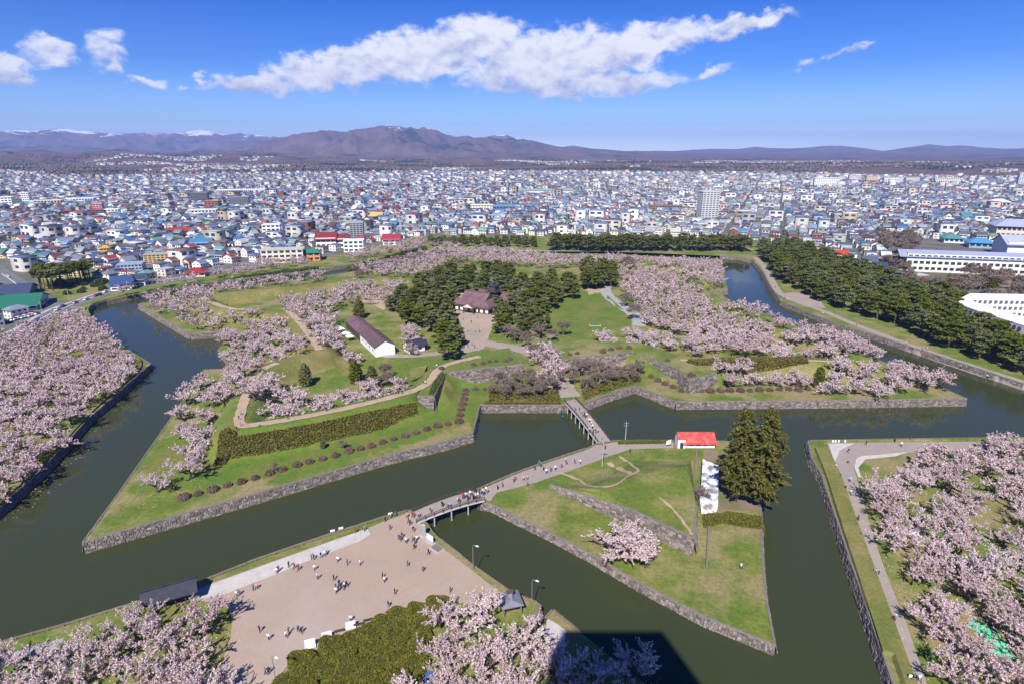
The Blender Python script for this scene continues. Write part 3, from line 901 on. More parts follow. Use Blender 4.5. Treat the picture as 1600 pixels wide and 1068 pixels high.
def fir_data(seed, h=25.0, rad=5.2, low=.12):
    r, g = random.Random(seed), np.random.default_rng(seed)
    tb = MB()
    tb.tube([(0, 0, -.5), (0, 0, h * .5), (0, 0, h)], [.42, .28, .04], 7)
    C, AX = [], []
    z = h * low
    while z < h * .99:
        k = (z / h - low) / (1 - low)
        L0 = rad * (1 - k) ** .5 * (.55 + .45 * min(1, k / .3)) + .25
        for b in range(9):
            if r.random() < .1: continue
            a = r.uniform(0, 6.28); L = L0 * r.uniform(.55, 1.15) * (1 + .22 * math.sin(3 * a + z * .6 + seed))
            d = np.array((math.cos(a), math.sin(a), 0))
            tb.tube([(0, 0, z), tuple(d * L + np.array((0, 0, z - L * .12 + .2)))], [.05, .015], 3, cap=False)
            n = int(8 + L * 10)
            t = g.random(n) ** .6
            q = d * (t * L)[:, None]
            q[:, 2] = z - t * L * .12 - t * t * L * .10 + L * .08
            q += g.normal(scale=.22, size=(n, 3)) * np.array((1, 1, .7))
            C.append(q); AX.append(np.repeat([d * .8 + np.array((0, 0, -.3))], n, 0))
        z += h * .0155
    C, AX = np.concatenate(C), np.concatenate(AX)
    V, F = leaves(C, g.uniform(.7, 1.3, len(C)) * .38, g, .3, 1.7, AX)
    return tb, V, F, leafcol(len(F), g, [(1, 1, 1), (1.25, 1.15, .9), (.75, .85, .9), (1.1, .95, .8)])
def bare_data(seed, h=7.0, spread=1.0, tint=((1, 1, 1), (.8, .8, .85), (1.15, 1.0, .9))):
    r, g = random.Random(seed), np.random.default_rng(seed)
    tb = MB(); ends = []
    def grow(p, d, L, rad, lvl):
        q = p + d * L
        tb.tube([p, p.lerp(q, .5) + Vector((r.uniform(-.1, .1), r.uniform(-.1, .1), 0)) * L * .4, q], [rad, rad * .8, rad * .6], 5 if lvl == 0 else 3, cap=False)
        if lvl >= 3:
            ends.append((q, d)); return
        for k in range(3 if lvl else 5):
            nd = (d + branch_dir(r.uniform(0, 6.28), r.uniform(-.3, .7)) * (.75 * spread)).normalized()
            grow(p.lerp(q, r.uniform(.6, 1)), nd, L * r.uniform(.6, .85), rad * .55, lvl + 1)
    grow(Vector((0, 0, -.3)), Vector((r.uniform(-.1, .1), r.uniform(-.1, .1), 1)).normalized(), h * .34, h * .022, 0)
    C, AX = [], []
    for p, d in ends:
        n = 24
        dd = np.array(d) + g.normal(scale=.55, size=(n, 3)); dd /= np.linalg.norm(dd, axis=1)[:, None]
        C.append(np.array(p) + dd * g.uniform(.1, 1.1, (n, 1))); AX.append(dd)
    C, AX = np.concatenate(C), np.concatenate(AX)
    V, F = leaves(C, g.uniform(.7, 1.3, len(C)) * .17, g, 0, 5.0, AX)
    return tb, V, F, leafcol(len(F), g, tint)
BARE = [prs(bare_data(500 + i), M['bark_pale'], M['twig'], 'bare_tree') for i in range(4)]
def dome_data(seed, r0, h, n, size, tints, flat=2.5, lump=.08):
    """a clipped bush: solid dome under a coat of small leaves"""
    g = np.random.default_rng(seed)
    V0, F0 = [], []
    NA, NR = 14, 5
    def rad(a): return 1 + lump * math.sin(3 * a + seed) + lump * .7 * math.sin(5 * a + 2 * seed)
    for j in range(NR):
        e = j / NR * math.pi / 2
        for i in range(NA):
            a = 2 * math.pi * i / NA
            V0.append((.93 * r0 * rad(a) * math.cos(e) ** (2 / flat) * math.cos(a), .93 * r0 * rad(a) * math.cos(e) ** (2 / flat) * math.sin(a), .95 * h * math.sin(e) ** (2 / flat) - .05))
    V0.append((0, 0, .95 * h))
    for j in range(NR - 1):
        for i in range(NA):
            F0.append((j * NA + i, j * NA + (i + 1) % NA, (j + 1) * NA + (i + 1) % NA, (j + 1) * NA + i))
    for i in range(NA): F0.append(((NR - 1) * NA + i, (NR - 1) * NA + (i + 1) % NA, NR * NA, NR * NA))
    F0 = [f if f[2] != f[3] else f[:3] for f in F0]
    e = np.arcsin(g.random(n) ** .8); a = g.random(n) * 2 * np.pi
    rr = r0 * (1 + lump * np.sin(3 * a + seed) + lump * .7 * np.sin(5 * a + 2 * seed))
    C = np.stack([rr * np.cos(e) ** (2 / flat) * np.cos(a), rr * np.cos(e) ** (2 / flat) * np.sin(a), h * np.sin(e) ** (2 / flat)], 1) + g.normal(scale=size * .22, size=(n, 3))
    V, F = leaves(C, g.uniform(.7, 1.3, n) * size, g, .5, 1.1)
    b = len(V0)
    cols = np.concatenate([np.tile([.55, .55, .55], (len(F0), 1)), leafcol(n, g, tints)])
    return np.concatenate([np.array(V0), V]), F0 + [tuple(f + b) for f in F], cols
def placed(name, pair, x, y, rz, sc, label, cat, group, z=None):
    """a tree: an empty at the base, trunk and crown as its parts"""
    o = empty(name, (x, y, gz(x, y) if z is None else z), rz, label, cat, group)
    o.scale = (sc, sc, sc) if isinstance(sc, (int, float)) else sc
    for part, me in zip(('trunk', 'crown'), pair):
        link(bpy.data.objects.new(part, me), o)
    return o
def inview(x, y, z=5, m=90):
    u, v = PX(x, y, z)
    return -m < u < 1600 + m and v < 1068 + m
def poisson(pg, d, rng=rnd, tries=22, avoid=()):
    lo, hi = pg.min(0), pg.max(0)
    n = int((hi - lo)[0] * (hi - lo)[1] / (d * d) * tries / 3) + 40
    c = np.stack([RNG.uniform(lo[0], hi[0], n), RNG.uniform(lo[1], hi[1], n)], 1)
    c = c[inside(c, pg)]
    for a in avoid: c = c[~inside(c, a)]
    grid, out = {}, []
    for x, y in c:
        k = (int(x // d), int(y // d))
        if all((x - a) ** 2 + (y - b) ** 2 >= d * d for i in (-1, 0, 1) for j in (-1, 0, 1) for a, b in grid.get((k[0] + i, k[1] + j), ())):
            grid.setdefault(k, []).append((x, y)); out.append((x, y))
    return out

# ---- cherry trees: crown areas traced in the photo, unprojected at crown height
AREAS = [  # name of place for the label, group, crown outline, crown height, spacing
    ('in the dense grove by the bent moat corner', 'cherry trees of the grove by the street', [(-90, 575), (0, 528), (60, 503), (125, 483), (140, 500), (160, 520), (188, 548), (200, 572), (190, 596), (150, 632), (110, 668), (40, 730), (-40, 800), (-120, 860)], 7.0, 6.0),
    ('in the picnic grove beside the walled path', 'cherry trees of the picnic grove', [(1475, 668), (1540, 676), (1640, 690), (1760, 700), (1760, 1170), (1525, 1170), (1492, 1040), (1464, 960), (1440, 895), (1406, 848), (1388, 812), (1372, 775), (1378, 752), (1442, 724), (1462, 694)], 7.0, 6.4),
    ('on the lawn beside the dark roofed shelter', 'cherry trees beside the shelter', [(-60, 1062), (90, 1003), (200, 975), (285, 957), (338, 953), (335, 968), (295, 972), (275, 1005), (330, 1050), (350, 1120), (-60, 1180)], 6.5, 5.8),
    ('behind the clipped bushes at the plaza edge', 'cherry trees behind the clipped bushes', [(690, 955), (735, 930), (790, 930), (812, 965), (838, 985), (850, 1020), (880, 1040), (990, 1030), (1010, 1070), (1010, 1160), (600, 1160), (600, 1050), (665, 1010)], 6.5, 6.2),
    ('along the waterside face of the fort bastion', 'cherry trees on the bastion face', [(300, 590), (372, 572), (386, 590), (352, 640), (332, 690), (316, 728), (285, 755), (232, 778), (205, 788), (228, 752), (285, 710), (292, 680), (268, 655), (282, 618)], 8.0, 7.8),
    ('on the corner bastion inside the fort moat', 'cherry trees on the corner bastion', [(222, 474), (300, 455), (318, 470), (352, 492), (430, 492), (452, 520), (478, 545), (465, 560), (420, 566), (384, 560), (350, 540), (352, 512), (300, 510), (250, 492)], 8.0, 7.5),
    ('in the fort grounds beside the white storehouse', 'cherry trees beside the storehouse', [(440, 465), (560, 440), (625, 440), (610, 462), (560, 470), (548, 495), (585, 540), (560, 555), (510, 545), (478, 505)], 9.0, 7.8),
    ('below the rampart path inside the fort', 'cherry trees below the rampart path', [(395, 596), (428, 600), (470, 628), (560, 600), (620, 585), (640, 590), (590, 615), (540, 630), (470, 640), (440, 652), (395, 652), (388, 620)], 7.5, 8.0),
    ('among the pines near the old office', 'cherry trees near the office', [(610, 520), (640, 505), (655, 520), (650, 540), (615, 545)], 8.0, 7.0),
    ('along the back rampart of the fort', 'cherry trees on the back rampart', [(560, 402), (650, 382), (700, 378), (860, 395), (890, 402), (970, 398), (1010, 405), (880, 412), (780, 410), (700, 402), (670, 425), (600, 428), (560, 420)], 8.0, 8.0),
    ('on the rampart above the round moat end', 'cherry trees on the far rampart', [(965, 415), (1040, 402), (1122, 404), (1128, 440), (1092, 452), (1105, 475), (1180, 488), (1270, 518), (1300, 535), (1310, 555), (1200, 556), (1140, 530), (1090, 545), (1060, 515), (1020, 500), (985, 455)], 9.0, 7.3),
    ('on the pointed fort bastion across from the pine belt', 'cherry trees on the pointed bastion', [(1270, 518), (1350, 540), (1420, 566), (1500, 600), (1490, 612), (1440, 614), (1330, 612), (1300, 600), (1292, 574), (1340, 566), (1310, 548)], 8.0, 6.8),
    ('in the row behind the round azaleas of the fort', 'cherry trees behind the azaleas', [(1120, 578), (1250, 580), (1252, 592), (1122, 592)], 7.0, 7.0),
    ('on the gate rampart beside the green lawn', 'cherry trees beside the lawn', [(935, 522), (1000, 512), (1050, 525), (1045, 548), (1000, 535), (950, 532)], 8.0, 7.5),
    ('beside the passage through the gate', 'cherry trees at the gate', [(838, 548), (862, 540), (880, 575), (868, 598), (850, 580)], 7.0, 6.5),
    ('along the street bank outside the fort', 'cherry trees along the street bank', [(190, 455), (300, 433), (420, 408), (475, 402), (480, 412), (420, 420), (300, 445), (195, 462)], 6.0, 8.5),
    ('along the town bank outside the fort', 'cherry trees along the town bank', [(545, 396), (600, 384), (660, 373), (666, 380), (600, 394), (548, 404)], 6.0, 8.5),
    ('along the inner bank of the back moat', 'cherry trees on the inner bank', [(230, 462), (330, 448), (420, 436), (500, 426), (505, 434), (420, 446), (330, 458), (240, 470)], 7.0, 8.5),
]
AVOID = [poly([(1292, 691), (1600, 688), (1600, 704), (1365, 712), (1340, 735), (1360, 800), (1400, 900), (1430, 980), (1460, 1066), (1418, 1066), (1330, 800)], ZO),
         poly([(205, 925), (312, 900), (318, 935), (225, 955)], ZO),
         poly([(1512, 900), (1560, 955), (1600, 1020), (1560, 1010), (1520, 970)], ZO), poly([(780, 922), (825, 922), (830, 960), (782, 955)], ZO),
         poly([(1420, 790), (1445, 790), (1450, 830), (1425, 830)], ZO), poly([(1360, 825), (1385, 830), (1390, 850), (1366, 850)], ZO),
         poly([(1490, 800), (1540, 810), (1530, 850), (1480, 830)], ZO), poly([(520, 488), (560, 470), (640, 530), (640, 572), (575, 590), (520, 530)], 4),
         PLAT_L]
cands = []
for (where, grp, px, zc, sp) in AREAS:
    for x, y in poisson(poly(px, zc), sp, avoid=AVOID):
        if not inview(x, y): continue
        if float(hz([(x, y)])[0]) < 1 or (inside([(x, y)], OUT)[0] and pdist([(x, y)], FORT, True)[0] < 1.2 and inside([(x, y)], FORT)[0] == False): continue
        cands.append((math.hypot(x, y), x, y, where, grp))
cands.sort(key=lambda c: c[0])
_d = cherry_data(150, 30, .16, 5, 7, 12)
prs_lone = tree_pair(_d[0], M['bark'], _d[1], _d[2], _d[3], M['blossom'], 'cherry')
near, far = cands[:298], cands[298:]
kindw = ['broad pale pink cherry tree in bloom ', 'pale pink cherry tree in bloom ']
PATHR = poly([(1440, 690), (1340, 720), (1358, 815), (1381, 885), (1416, 973), (1448, 1066)], ZO)
SHEETS = poly([(1537, 984), (1560, 1012), (1466, 851), (1477, 855), (1432, 831), (1506, 817), (1492, 833)], ZO)
ROADL = poly([(-120, 585), (20, 522), (49, 508), (76, 491), (110, 477), (146, 464)], ZO)
def cherry_label(x, y, where, grp):
    p = [(x, y)]
    if 'picnic' in grp:
        if pdist(p, PATHR)[0] < 13: return 'overhanging the walled path of the picnic grove', grp + ' over the path'
        if min(np.hypot(*(SHEETS - p[0]).T)) < 10: return 'shading the picnic sheets of the grove', grp + ' by the sheets'
        return 'deep in the picnic grove away from path and sheets', grp + ' deep inside'
    if 'by the street' in grp:
        if pdist(p, OUT, True)[0] < 16: return 'on the moat edge of the dense street grove', grp + ' on the moat edge'
        if pdist(p, ROADL)[0] < 20: return 'on the street edge of the dense moat corner grove', grp + ' on the street edge'
        return 'in the thick of the dense moat corner grove', grp + ' in the thick'
    return where, grp
for i, (d, x, y, where, grp) in enumerate(near):
    where, grp = cherry_label(x, y, where, grp)
    pair = rnd.choice(CH_HI if d < 185 else CH_MID)
    s = rnd.uniform(.86, 1.2)
    placed('cherry_tree', pair, x, y, rnd.uniform(0, 6.28), (s, s, s * rnd.uniform(.85, 1.05)), 'pink cherry tree in bloom ' + where, 'tree', grp)
x, y = P(985, 852, ZR + 4.0)
LONE = prs_lone
big = placed('cherry_tree', LONE, x, y, .4, (1.62, 1.5, 1.1), 'lone spreading cherry tree in bloom below the ravelin wall', 'tree', None)
# two further trunks' worth of blossom belong to the same old tree's outline: denser crown
VV, FF, CC, TV, TF = [], [], [], [], []
b = tbv = 0
for (d, x, y, where, grp) in far:
    tb, V, F, C = rnd.choice(CH_LOW)
    a, s = rnd.uniform(0, 6.28), rnd.uniform(.95, 1.25)
    R_ = np.array([[math.cos(a), -math.sin(a), 0], [math.sin(a), math.cos(a), 0], [0, 0, 1]]) * s
    o = np.array((x, y, gz(x, y)))
    VV.append(V @ R_.T + o); FF.append(F + b); b += len(V); CC.append(C * rnd.uniform(.88, 1.06))
mesh('far_cherry_blossom', np.concatenate(VV), np.concatenate(FF), M['blossom'], cols=np.concatenate(CC))['kind'] = 'stuff'
tag(bpy.data.objects['far_cherry_blossom'], 'mass of pink cherry trees on the far ramparts and banks', 'cherry trees')

# ---- pines
WALK = poly([(1180, 402), (1214, 455), (1230, 466), (1338, 508), (1438, 545), (1520, 573), (1620, 610), (1750, 660)], ZO)
def belt_label(x, y):
    d = pdist([(x, y)], WALK)[0]
    u = PX(x, y, ZO)[0]
    a = 'at the lawn edge' if d < 22 else 'in the middle' if d < 38 else 'on the town side'
    b_ = 'near the gravel apron' if u < 1330 else 'facing the pointed bastion' if u < 1480 else 'before the white apartment block'
    return f'dark green pine {a} of the waterside belt, {b_}', f'belt pines {a}, {b_}'
def pine_area(px, zc, sp, pairs, where, grp, smin, smax, avoid=(), lab=None):
    n = 0
    for x, y in poisson(poly(px, zc), sp, avoid=avoid):
        if not inview(x, y, 8, 60) or gz(x, y) < 1: continue
        s = rnd.uniform(smin, smax)
        w_, g_ = lab(x, y) if lab else (where, grp)
        placed('pine_tree', rnd.choice(pairs), x, y, rnd.uniform(0, 6.28), (s * rnd.uniform(1.2, 1.5), s * rnd.uniform(1.2, 1.5), s), w_, 'tree', g_); n += 1
    print(grp, n)
    return n
np_ = pine_area([(1190, 382), (1240, 380), (1300, 402), (1400, 434), (1490, 462), (1510, 478), (1600, 512), (1720, 556), (1720, 622), (1600, 560), (1500, 528), (1400, 494), (1300, 461), (1246, 440), (1218, 420)], 9, 8.5, PN_HI,
                'dark green pine in the belt beside the waterside walk', 'pines of the belt beside the walk', .84, 1.04, [poly([(1488, 476), (1512, 458), (1725, 456), (1725, 552), (1600, 514)], 13.5)], belt_label)
np_ += pine_area([(864, 377), (1165, 379), (1165, 384), (864, 384)], 8, 7.6, PN_HI, 'dark green pine in the row behind the cherry rampart', 'pines in the row behind the rampart', .9, 1.1)
np_ += pine_area([(672, 372), (838, 374), (838, 380), (672, 378)], 7, 8.0, PN_HI, 'low dark pine in the short row at the town edge', 'pines in the short row at the town edge', .55, .7)
np_ += pine_area([(655, 425), (700, 408), (795, 404), (800, 432), (778, 440), (705, 446), (698, 478), (712, 515), (716, 528), (690, 532), (662, 500), (640, 490), (600, 475), (606, 455)], 13, 9.6, PN_HI,
                 'old pine beside the courtyard of the tiled office', 'pines on the storehouse side of the courtyard', .62, .9)
np_ += pine_area([(772, 448), (800, 432), (860, 418), (905, 432), (903, 446), (860, 466), (842, 498), (775, 498), (778, 470)], 13, 9.6, PN_HI,
                 'old pine between the tiled office and the green lawn', 'pines on the lawn side of the courtyard', .62, .9)
np_ += pine_area([(916, 408), (955, 412), (958, 428), (918, 432)], 13, 6.0, PN_HI, 'old pine at the head of the grey curved path', 'pines by the curved path', .8, 1.0)
PARKL = poly([(52, 432), (140, 424), (172, 447), (150, 460), (98, 474), (72, 456)], ZO)
np_ += pine_area([(56, 422), (138, 412), (140, 418), (75, 432), (58, 430)], 13, 4.6, PN_UMB, 'tall bare trunked pine in the small street park', 'tall pines of the street park', .85, 1.0)
print('pines', np_, 'cherries', len(near), len(far))
# single conifers in the fort
FIR = [prs(fir_data(600 + i, 28, 5.9, .10 + .03 * i), M['bark'], M['fir'], 'fir') for i in range(2)]
SPR = [prs(fir_data(620 + i, 9, 2.6, .06), M['bark'], M['needle'], 'spruce') for i in range(2)]
for (u, v, s, k, lab) in [(1186, 790, 1.0, 0, 'taller of the great twin conifers beside the white trellis cover'), (1150, 782, .95, 1, 'great conifer nearer the white trellis cover of the twin pair')]:
    x, y = P(u, v, ZR)
    placed('conifer_tree', FIR[k], x, y, k * 2.0, s, lab, 'tree', 'great twin conifers')
for (u, v, s, lab) in [(562, 497, 1.15, 'dark conifer standing behind the white storehouse roof'), (478, 602, 1.0, 'dark conifer on the lawn below the rampart path cherries'),
                       (556, 598, 1.05, 'dark bushy conifer below the storehouse gable'), (582, 602, .9, 'smaller dark conifer beside the bare trees by the storehouse'),
                       (1278, 604, .9, 'dark conifer at the end of the azalea row'), (1548, 460, 1.2, 'dark conifer between the school field and the curved apartment block'), (505, 700, .35, 'small dark conifer below the brown hedge')]:
    x, y, z = G(u, v)
    placed('conifer_tree', SPR[rnd.randrange(2)], x, y, rnd.uniform(0, 6), s, lab, 'tree', None, z)

# ---- bare trees
def bare(u, v, s, label, group=None):
    if 770 < u < 1010 and v > 520: s *= 1.12
    x, y, z = G(u, v)
    placed('bare_tree', rnd.choice(BARE), x, y, rnd.uniform(0, 6.28), s * 1.25, label, 'tree', group, z)
for u, v, s in [(795, 615, .75), (815, 622, .7), (838, 620, .8), (852, 608, .7), (862, 615, .75), (830, 600, .7), (780, 605, .8), (805, 600, .6), (770, 618, .6), (788, 622, .65), (826, 612, .8), (846, 618, .7), (872, 602, .7), (866, 592, .7)]:
    bare(u, v, s, 'bare brown shrub tree on the gate bank beside the bridge landing', 'bare trees left of the passage')
for u, v, s in [(915, 612, .7), (935, 605, .75), (955, 600, .7), (980, 592, .75), (1000, 585, .7), (925, 598, .7), (965, 590, .6), (905, 590, .8), (945, 592, .7), (918, 588, .8), (898, 600, .7), (972, 598, .6), (990, 596, .55), (935, 585, .7)]:
    bare(u, v, s, 'bare brown shrub tree below the angled rampart wall', 'bare trees below the angled wall')
for u, v, s in [(825, 545, .9), (838, 560, .8), (850, 575, .75), (805, 535, .9), (790, 530, .8), (860, 535, .8), (880, 525, .9), (842, 530, .9)]:
    bare(u, v, s, 'bare grey tree in the passage behind the gate', 'bare trees in the gate passage')
for u, v, s in [(602, 590, .8), (615, 600, .75), (596, 605, .7), (630, 610, .55)]:
    bare(u, v, s, 'bare reddish tree beside the dark conifers by the storehouse', 'bare trees by the storehouse')
for u, v, s in [(978, 425, 1.5), (990, 500, 1.1), (975, 480, 1.1), (985, 440, 1.0)]:
    bare(u, v, s, 'tall bare tree beside the curved grey path', 'bare trees by the curved path')
bare(430, 735, .38, 'pruned bare stump between azaleas by the moat', 'pruned stumps'); bare(536, 700, .38, 'pruned bare stump between azaleas by the moat', 'pruned stumps')
bare(1092, 792, .75, 'bare pinkish tree beside the white trellis cover')
for i in range(46):
    u = rnd.uniform(1385, 1640); v = 436 + (u - 1385) * .19 + rnd.uniform(-26, 20)
    if 1420 < u and 404 < v < 452 and u < 1480 or v < 428 and u > 1455: continue
    bare(u, v, rnd.uniform(1.1, 1.7), 'bare brown tree in the thicket behind the pine belt', 'bare trees behind the pine belt')
for i in range(22):
    bare(rnd.uniform(1375, 1430), rnd.uniform(372, 402), rnd.uniform(1.3, 1.9), 'bare brown tree beside the pale school building', 'bare trees beside the school')
for i in range(26):
    t = rnd.random()
    bare(560 + t * 140 + rnd.uniform(-8, 8), 428 - t * 34 + rnd.uniform(0, 12), rnd.uniform(.7, 1.0), 'bare brown tree along the back moat of the fort', 'bare trees along the back moat')

for u, v, s in [(640, 470, 1.0), (655, 488, .9), (672, 452, 1.0), (812, 470, .9), (828, 486, .9), (795, 486, .9), (760, 425, 1.0), (720, 420, 1.0), (850, 450, .9)]:
    bare(u, v, s, 'bare pale tree showing between the courtyard pines', 'bare trees between the courtyard pines')
# fallen petals on the lawns and paths under the near trees
pc = []
for (d, x, y, where, grp) in near:
    if d < 260:
        n_ = 70; a_ = RNG.uniform(0, 6.28, n_); r_ = 7.5 * np.sqrt(RNG.random(n_))
        pc.append(np.c_[x + r_ * np.cos(a_), y + r_ * np.sin(a_)])
pc = np.concatenate(pc)
hz_ = hz(pc)
C = np.c_[pc, np.where(hz_ < 1, .02, hz_ + .14)]
V, F = leaves(C, RNG.uniform(.1, .26, len(C)), RNG, 6.0, 1.2)
po = mesh('fallen_petals', V, F, M['blossom'], cols=leafcol(len(F), RNG, BLOSSOM[:4]))
tag(po, 'scattered pale petals lying under the cherry trees', 'petals', kind='stuff')
# ---- round azaleas
AZ = [meshdata('azalea', *(lambda d: (d[0], d[1]))(dd), M['azalea'], cols=dd[2]) for dd in [dome_data(700 + i, 1.3, 1.45, 520, .26, [(1, 1, 1), (1.2, 1.05, 1), (.8, .85, .8), (1.1, .9, .9)], 2.2, .03) for i in range(3)]]
rows = [('ball shaped azalea in the row along the moat edge lawn', 'azaleas along the moat lawn', [(287, 774), (309, 768), (332, 762), (355, 755), (377, 750), (398, 744), (421, 737), (441, 731), (464, 724), (483, 719), (504, 714), (524, 709), (545, 702), (563, 698), (580, 694), (598, 688), (615, 683), (633, 678), (650, 673), (667, 668), (684, 663), (700, 660), (717, 656)], 1.0),
        ('ball shaped azalea in the row turning up to the rampart wall', 'azaleas turning up to the wall', [(719, 646), (721, 637), (723, 629), (725, 621), (726, 614), (728, 608)], .95),
        ('ball shaped azalea at the foot of the gate rampart wall', 'azaleas at the wall foot', [(743, 606), (758, 606), (773, 606)], .95),
        ('ball shaped azalea in the row below the pointed bastion cherries', 'azaleas below the pointed bastion', [(1003, 580), (1018, 586), (1028, 592), (1040, 597), (1052, 602), (1065, 608), (1079, 607), (1095, 608), (1110, 609), (1126, 608), (1141, 608), (1157, 608), (1172, 608), (1187, 607), (1203, 607), (1218, 606), (1233, 606), (1248, 607), (1263, 606)], 1.05),
        ('dark clipped bush on the gate rampart top', 'bushes on the gate rampart', [(690, 575), (740, 569), (755, 567), (765, 564), (775, 563), (790, 563), (797, 560), (890, 553), (902, 551), (942, 549), (955, 545), (968, 543), (983, 543), (1043, 562)], .9)]
for lab, grp, pts, s in rows:
    up = 'rampart top' in lab
    for u, v in pts:
        x, y = P(u, v, CREST + .4) if up else P(u, v, ZF + .7)
        k = s * rnd.uniform(.82, 1.15)
        o = inst('azalea_bush', rnd.choice(AZ), None, (x, y, (CREST if up else gz(x, y)) - .05), rnd.uniform(0, 6.28), (k * 1.05, k * 1.05, k * .9))
        tag(o, lab, 'bush', grp)
# ---- clipped bush bed beside the plaza
MND = [meshdata('clipped_mound', dd[0], dd[1], M['hedge'], cols=dd[2]) for dd in [dome_data(720 + i, 2.7, 1.45, 2600, .27, [(1, 1, 1), (1.25, 1.15, .9), (.75, .82, .8), (1.1, .95, .8)], 4.2, .1) for i in range(4)]]
bed = poly([(690, 941), (640, 952), (560, 985), (480, 1020), (450, 1046), (440, 1080), (440, 1150), (620, 1150), (640, 1060), (655, 1010), (672, 975)], ZO + .8)
for x, y in poisson(bed, 2.9, tries=60):
    rim = pdist([(x, y)], bed[:6])[0] < 3.2
    tag(inst('clipped_bush', rnd.choice(MND), None, (x, y, ZO - .05), rnd.uniform(0, 6.28), (rnd.uniform(.82, 1.02), rnd.uniform(.82, 1.02), rnd.uniform(.85, 1.15))),
        'flat clipped olive bush in the front row facing the plaza' if rim else 'flat clipped olive bush behind the front row of the plaza bed', 'bush', 'clipped bushes facing the plaza' if rim else 'clipped bushes behind the front row')

# ---- hedges
def hedge(name, px, z, height, m, dens, size, label, lump=.5, tints=((1, 1, 1), (1.25, 1.1, .9), (.75, .8, .8), (1.1, .9, .8)), world=None):
    pg = poly(px, z) if world is None else np.asarray(world)
    lo, hi = pg.min(0), pg.max(0)
    A = (hi - lo)[0] * (hi - lo)[1]
    n = int(min(60000, A * dens * 4))
    c = np.stack([RNG.uniform(lo[0], hi[0], n), RNG.uniform(lo[1], hi[1], n)], 1)
    c = c[inside(c, pg)]
    e = pdist(c, pg, True)
    top = height * np.clip(e / .5, .25, 1) * (1 - lump * .5 + lump * fbm(c[:, 0] * .55, c[:, 1] * .55, 11, 3))
    h = hz(c)
    C = np.c_[c, h + top * RNG.uniform(.55, 1.0, len(c))]
    V, F = leaves(C, RNG.uniform(.7, 1.3, len(C)) * size, RNG, .5, 1.1)
    base = (float(pg[:, 0].mean()), float(pg[:, 1].mean()), float(h.mean()))
    o = mesh(name, V - np.array(base), F, m, cols=leafcol(len(F), RNG, tints))
    o.location = base
    return tag(o, label, 'hedge', kind='thing')
hedge('hedge', None, 0, 1.25, M['hedge_brown'], 14, .42, 'long olive brown hedge on the slope below the rampart path',
      world=[P(*p, 7.4) for p in [(352, 688), (400, 681), (500, 663), (600, 640), (650, 627)]] + [P(*p, 3.6) for p in [(655, 648), (600, 668), (540, 682), (470, 697), (400, 710), (340, 720)]])
hedge('hedge', None, 0, 1.4, M['hedge_brown'], 10, .5, 'brown hedge on the slope behind the azalea row of the far bastion',
      world=[P(*p, 7.2) for p in [(1070, 571), (1150, 567), (1255, 567), (1262, 572)]] + [P(*p, 4.0) for p in [(1262, 584), (1180, 588), (1085, 588)]])
hedge('hedge', [(764, 604), (800, 598), (872, 600), (876, 626), (764, 626)], ZF + .6, 1.7, M['hedge_brown'], 2.2, .45, 'rough brown undergrowth on the gate bank beside the bridge landing', 1.3)
hedge('hedge', [(906, 598), (960, 590), (1000, 580), (1003, 594), (962, 606), (912, 624)], ZF + .6, 1.6, M['hedge_brown'], 2.2, .45, 'rough brown undergrowth below the angled rampart wall', 1.3)
hedge('hedge', [(1098, 804), (1140, 800), (1196, 808), (1196, 824), (1160, 820), (1130, 814), (1100, 822)], ZR + .6, 1.3, M['hedge'], 30, .3, 'olive hedge across the ravelin below the twin conifers')
hedge('hedge', [(966, 687), (1045, 687), (1045, 691), (966, 692)], ZR + .4, .7, M['hedge'], 30, .28, 'low clipped hedge along the ravelin path by the red roofed house')
hedge('hedge', [(756, 627), (876, 627), (876, 631), (756, 631)], ZF + .3, .8, M['hedge_brown'], 25, .32, 'low dry hedge along the wall edge beside the bridge landing')
hedge('hedge', [(676, 598), (689, 583), (695, 584), (684, 606), (678, 616), (670, 616)], CREST, .9, M['bush'], 16, .4, 'green bushes along the top of the shaded rampart wall')
hedge('hedge', [(1108, 514), (1140, 512), (1146, 524), (1112, 528)], 6, 3.0, M['bush'], 14, .6, 'broad dark green thicket among the cherries of the far rampart', 1.0)
hedge('hedge', [(230, 455), (330, 440), (430, 425), (500, 417), (500, 421), (430, 430), (330, 446), (235, 459)], ZO + .5, 1.2, M['bush'], 4, .8, 'dark green hedge line along the street side of the moat')
hedge('hedge', [(540, 414), (600, 402), (666, 385), (668, 390), (600, 408), (545, 419)], ZO + .5, 1.4, M['bush'], 4, .8, 'dark green hedge line along the town side of the moat')
hedge('hedge', [(330, 715), (345, 690), (360, 683), (372, 690), (350, 712)], 6.0, 1.3, M['hedge_brown'], 12, .4, 'rounded brown hedge end at the bastion tip')
SH = meshdata('shrub', *(lambda d: (d[0], d[1]))(dome_data(740, 1.4, 1.7, 420, .42, PINE, 2.0, .12)), M['bush'], cols=dome_data(740, 1.4, 1.7, 420, .42, PINE, 2.0, .12)[2])
for i in range(14):
    u, v = rnd.uniform(88, 168), rnd.uniform(440, 462)
    x, y = P(u, v, ZO)
    tag(inst('garden_shrub', SH, None, (x, y, ZO), rnd.uniform(0, 6), rnd.uniform(.9, 2.0)), 'round green shrub in the small street park', 'bush', 'shrubs of the street park')
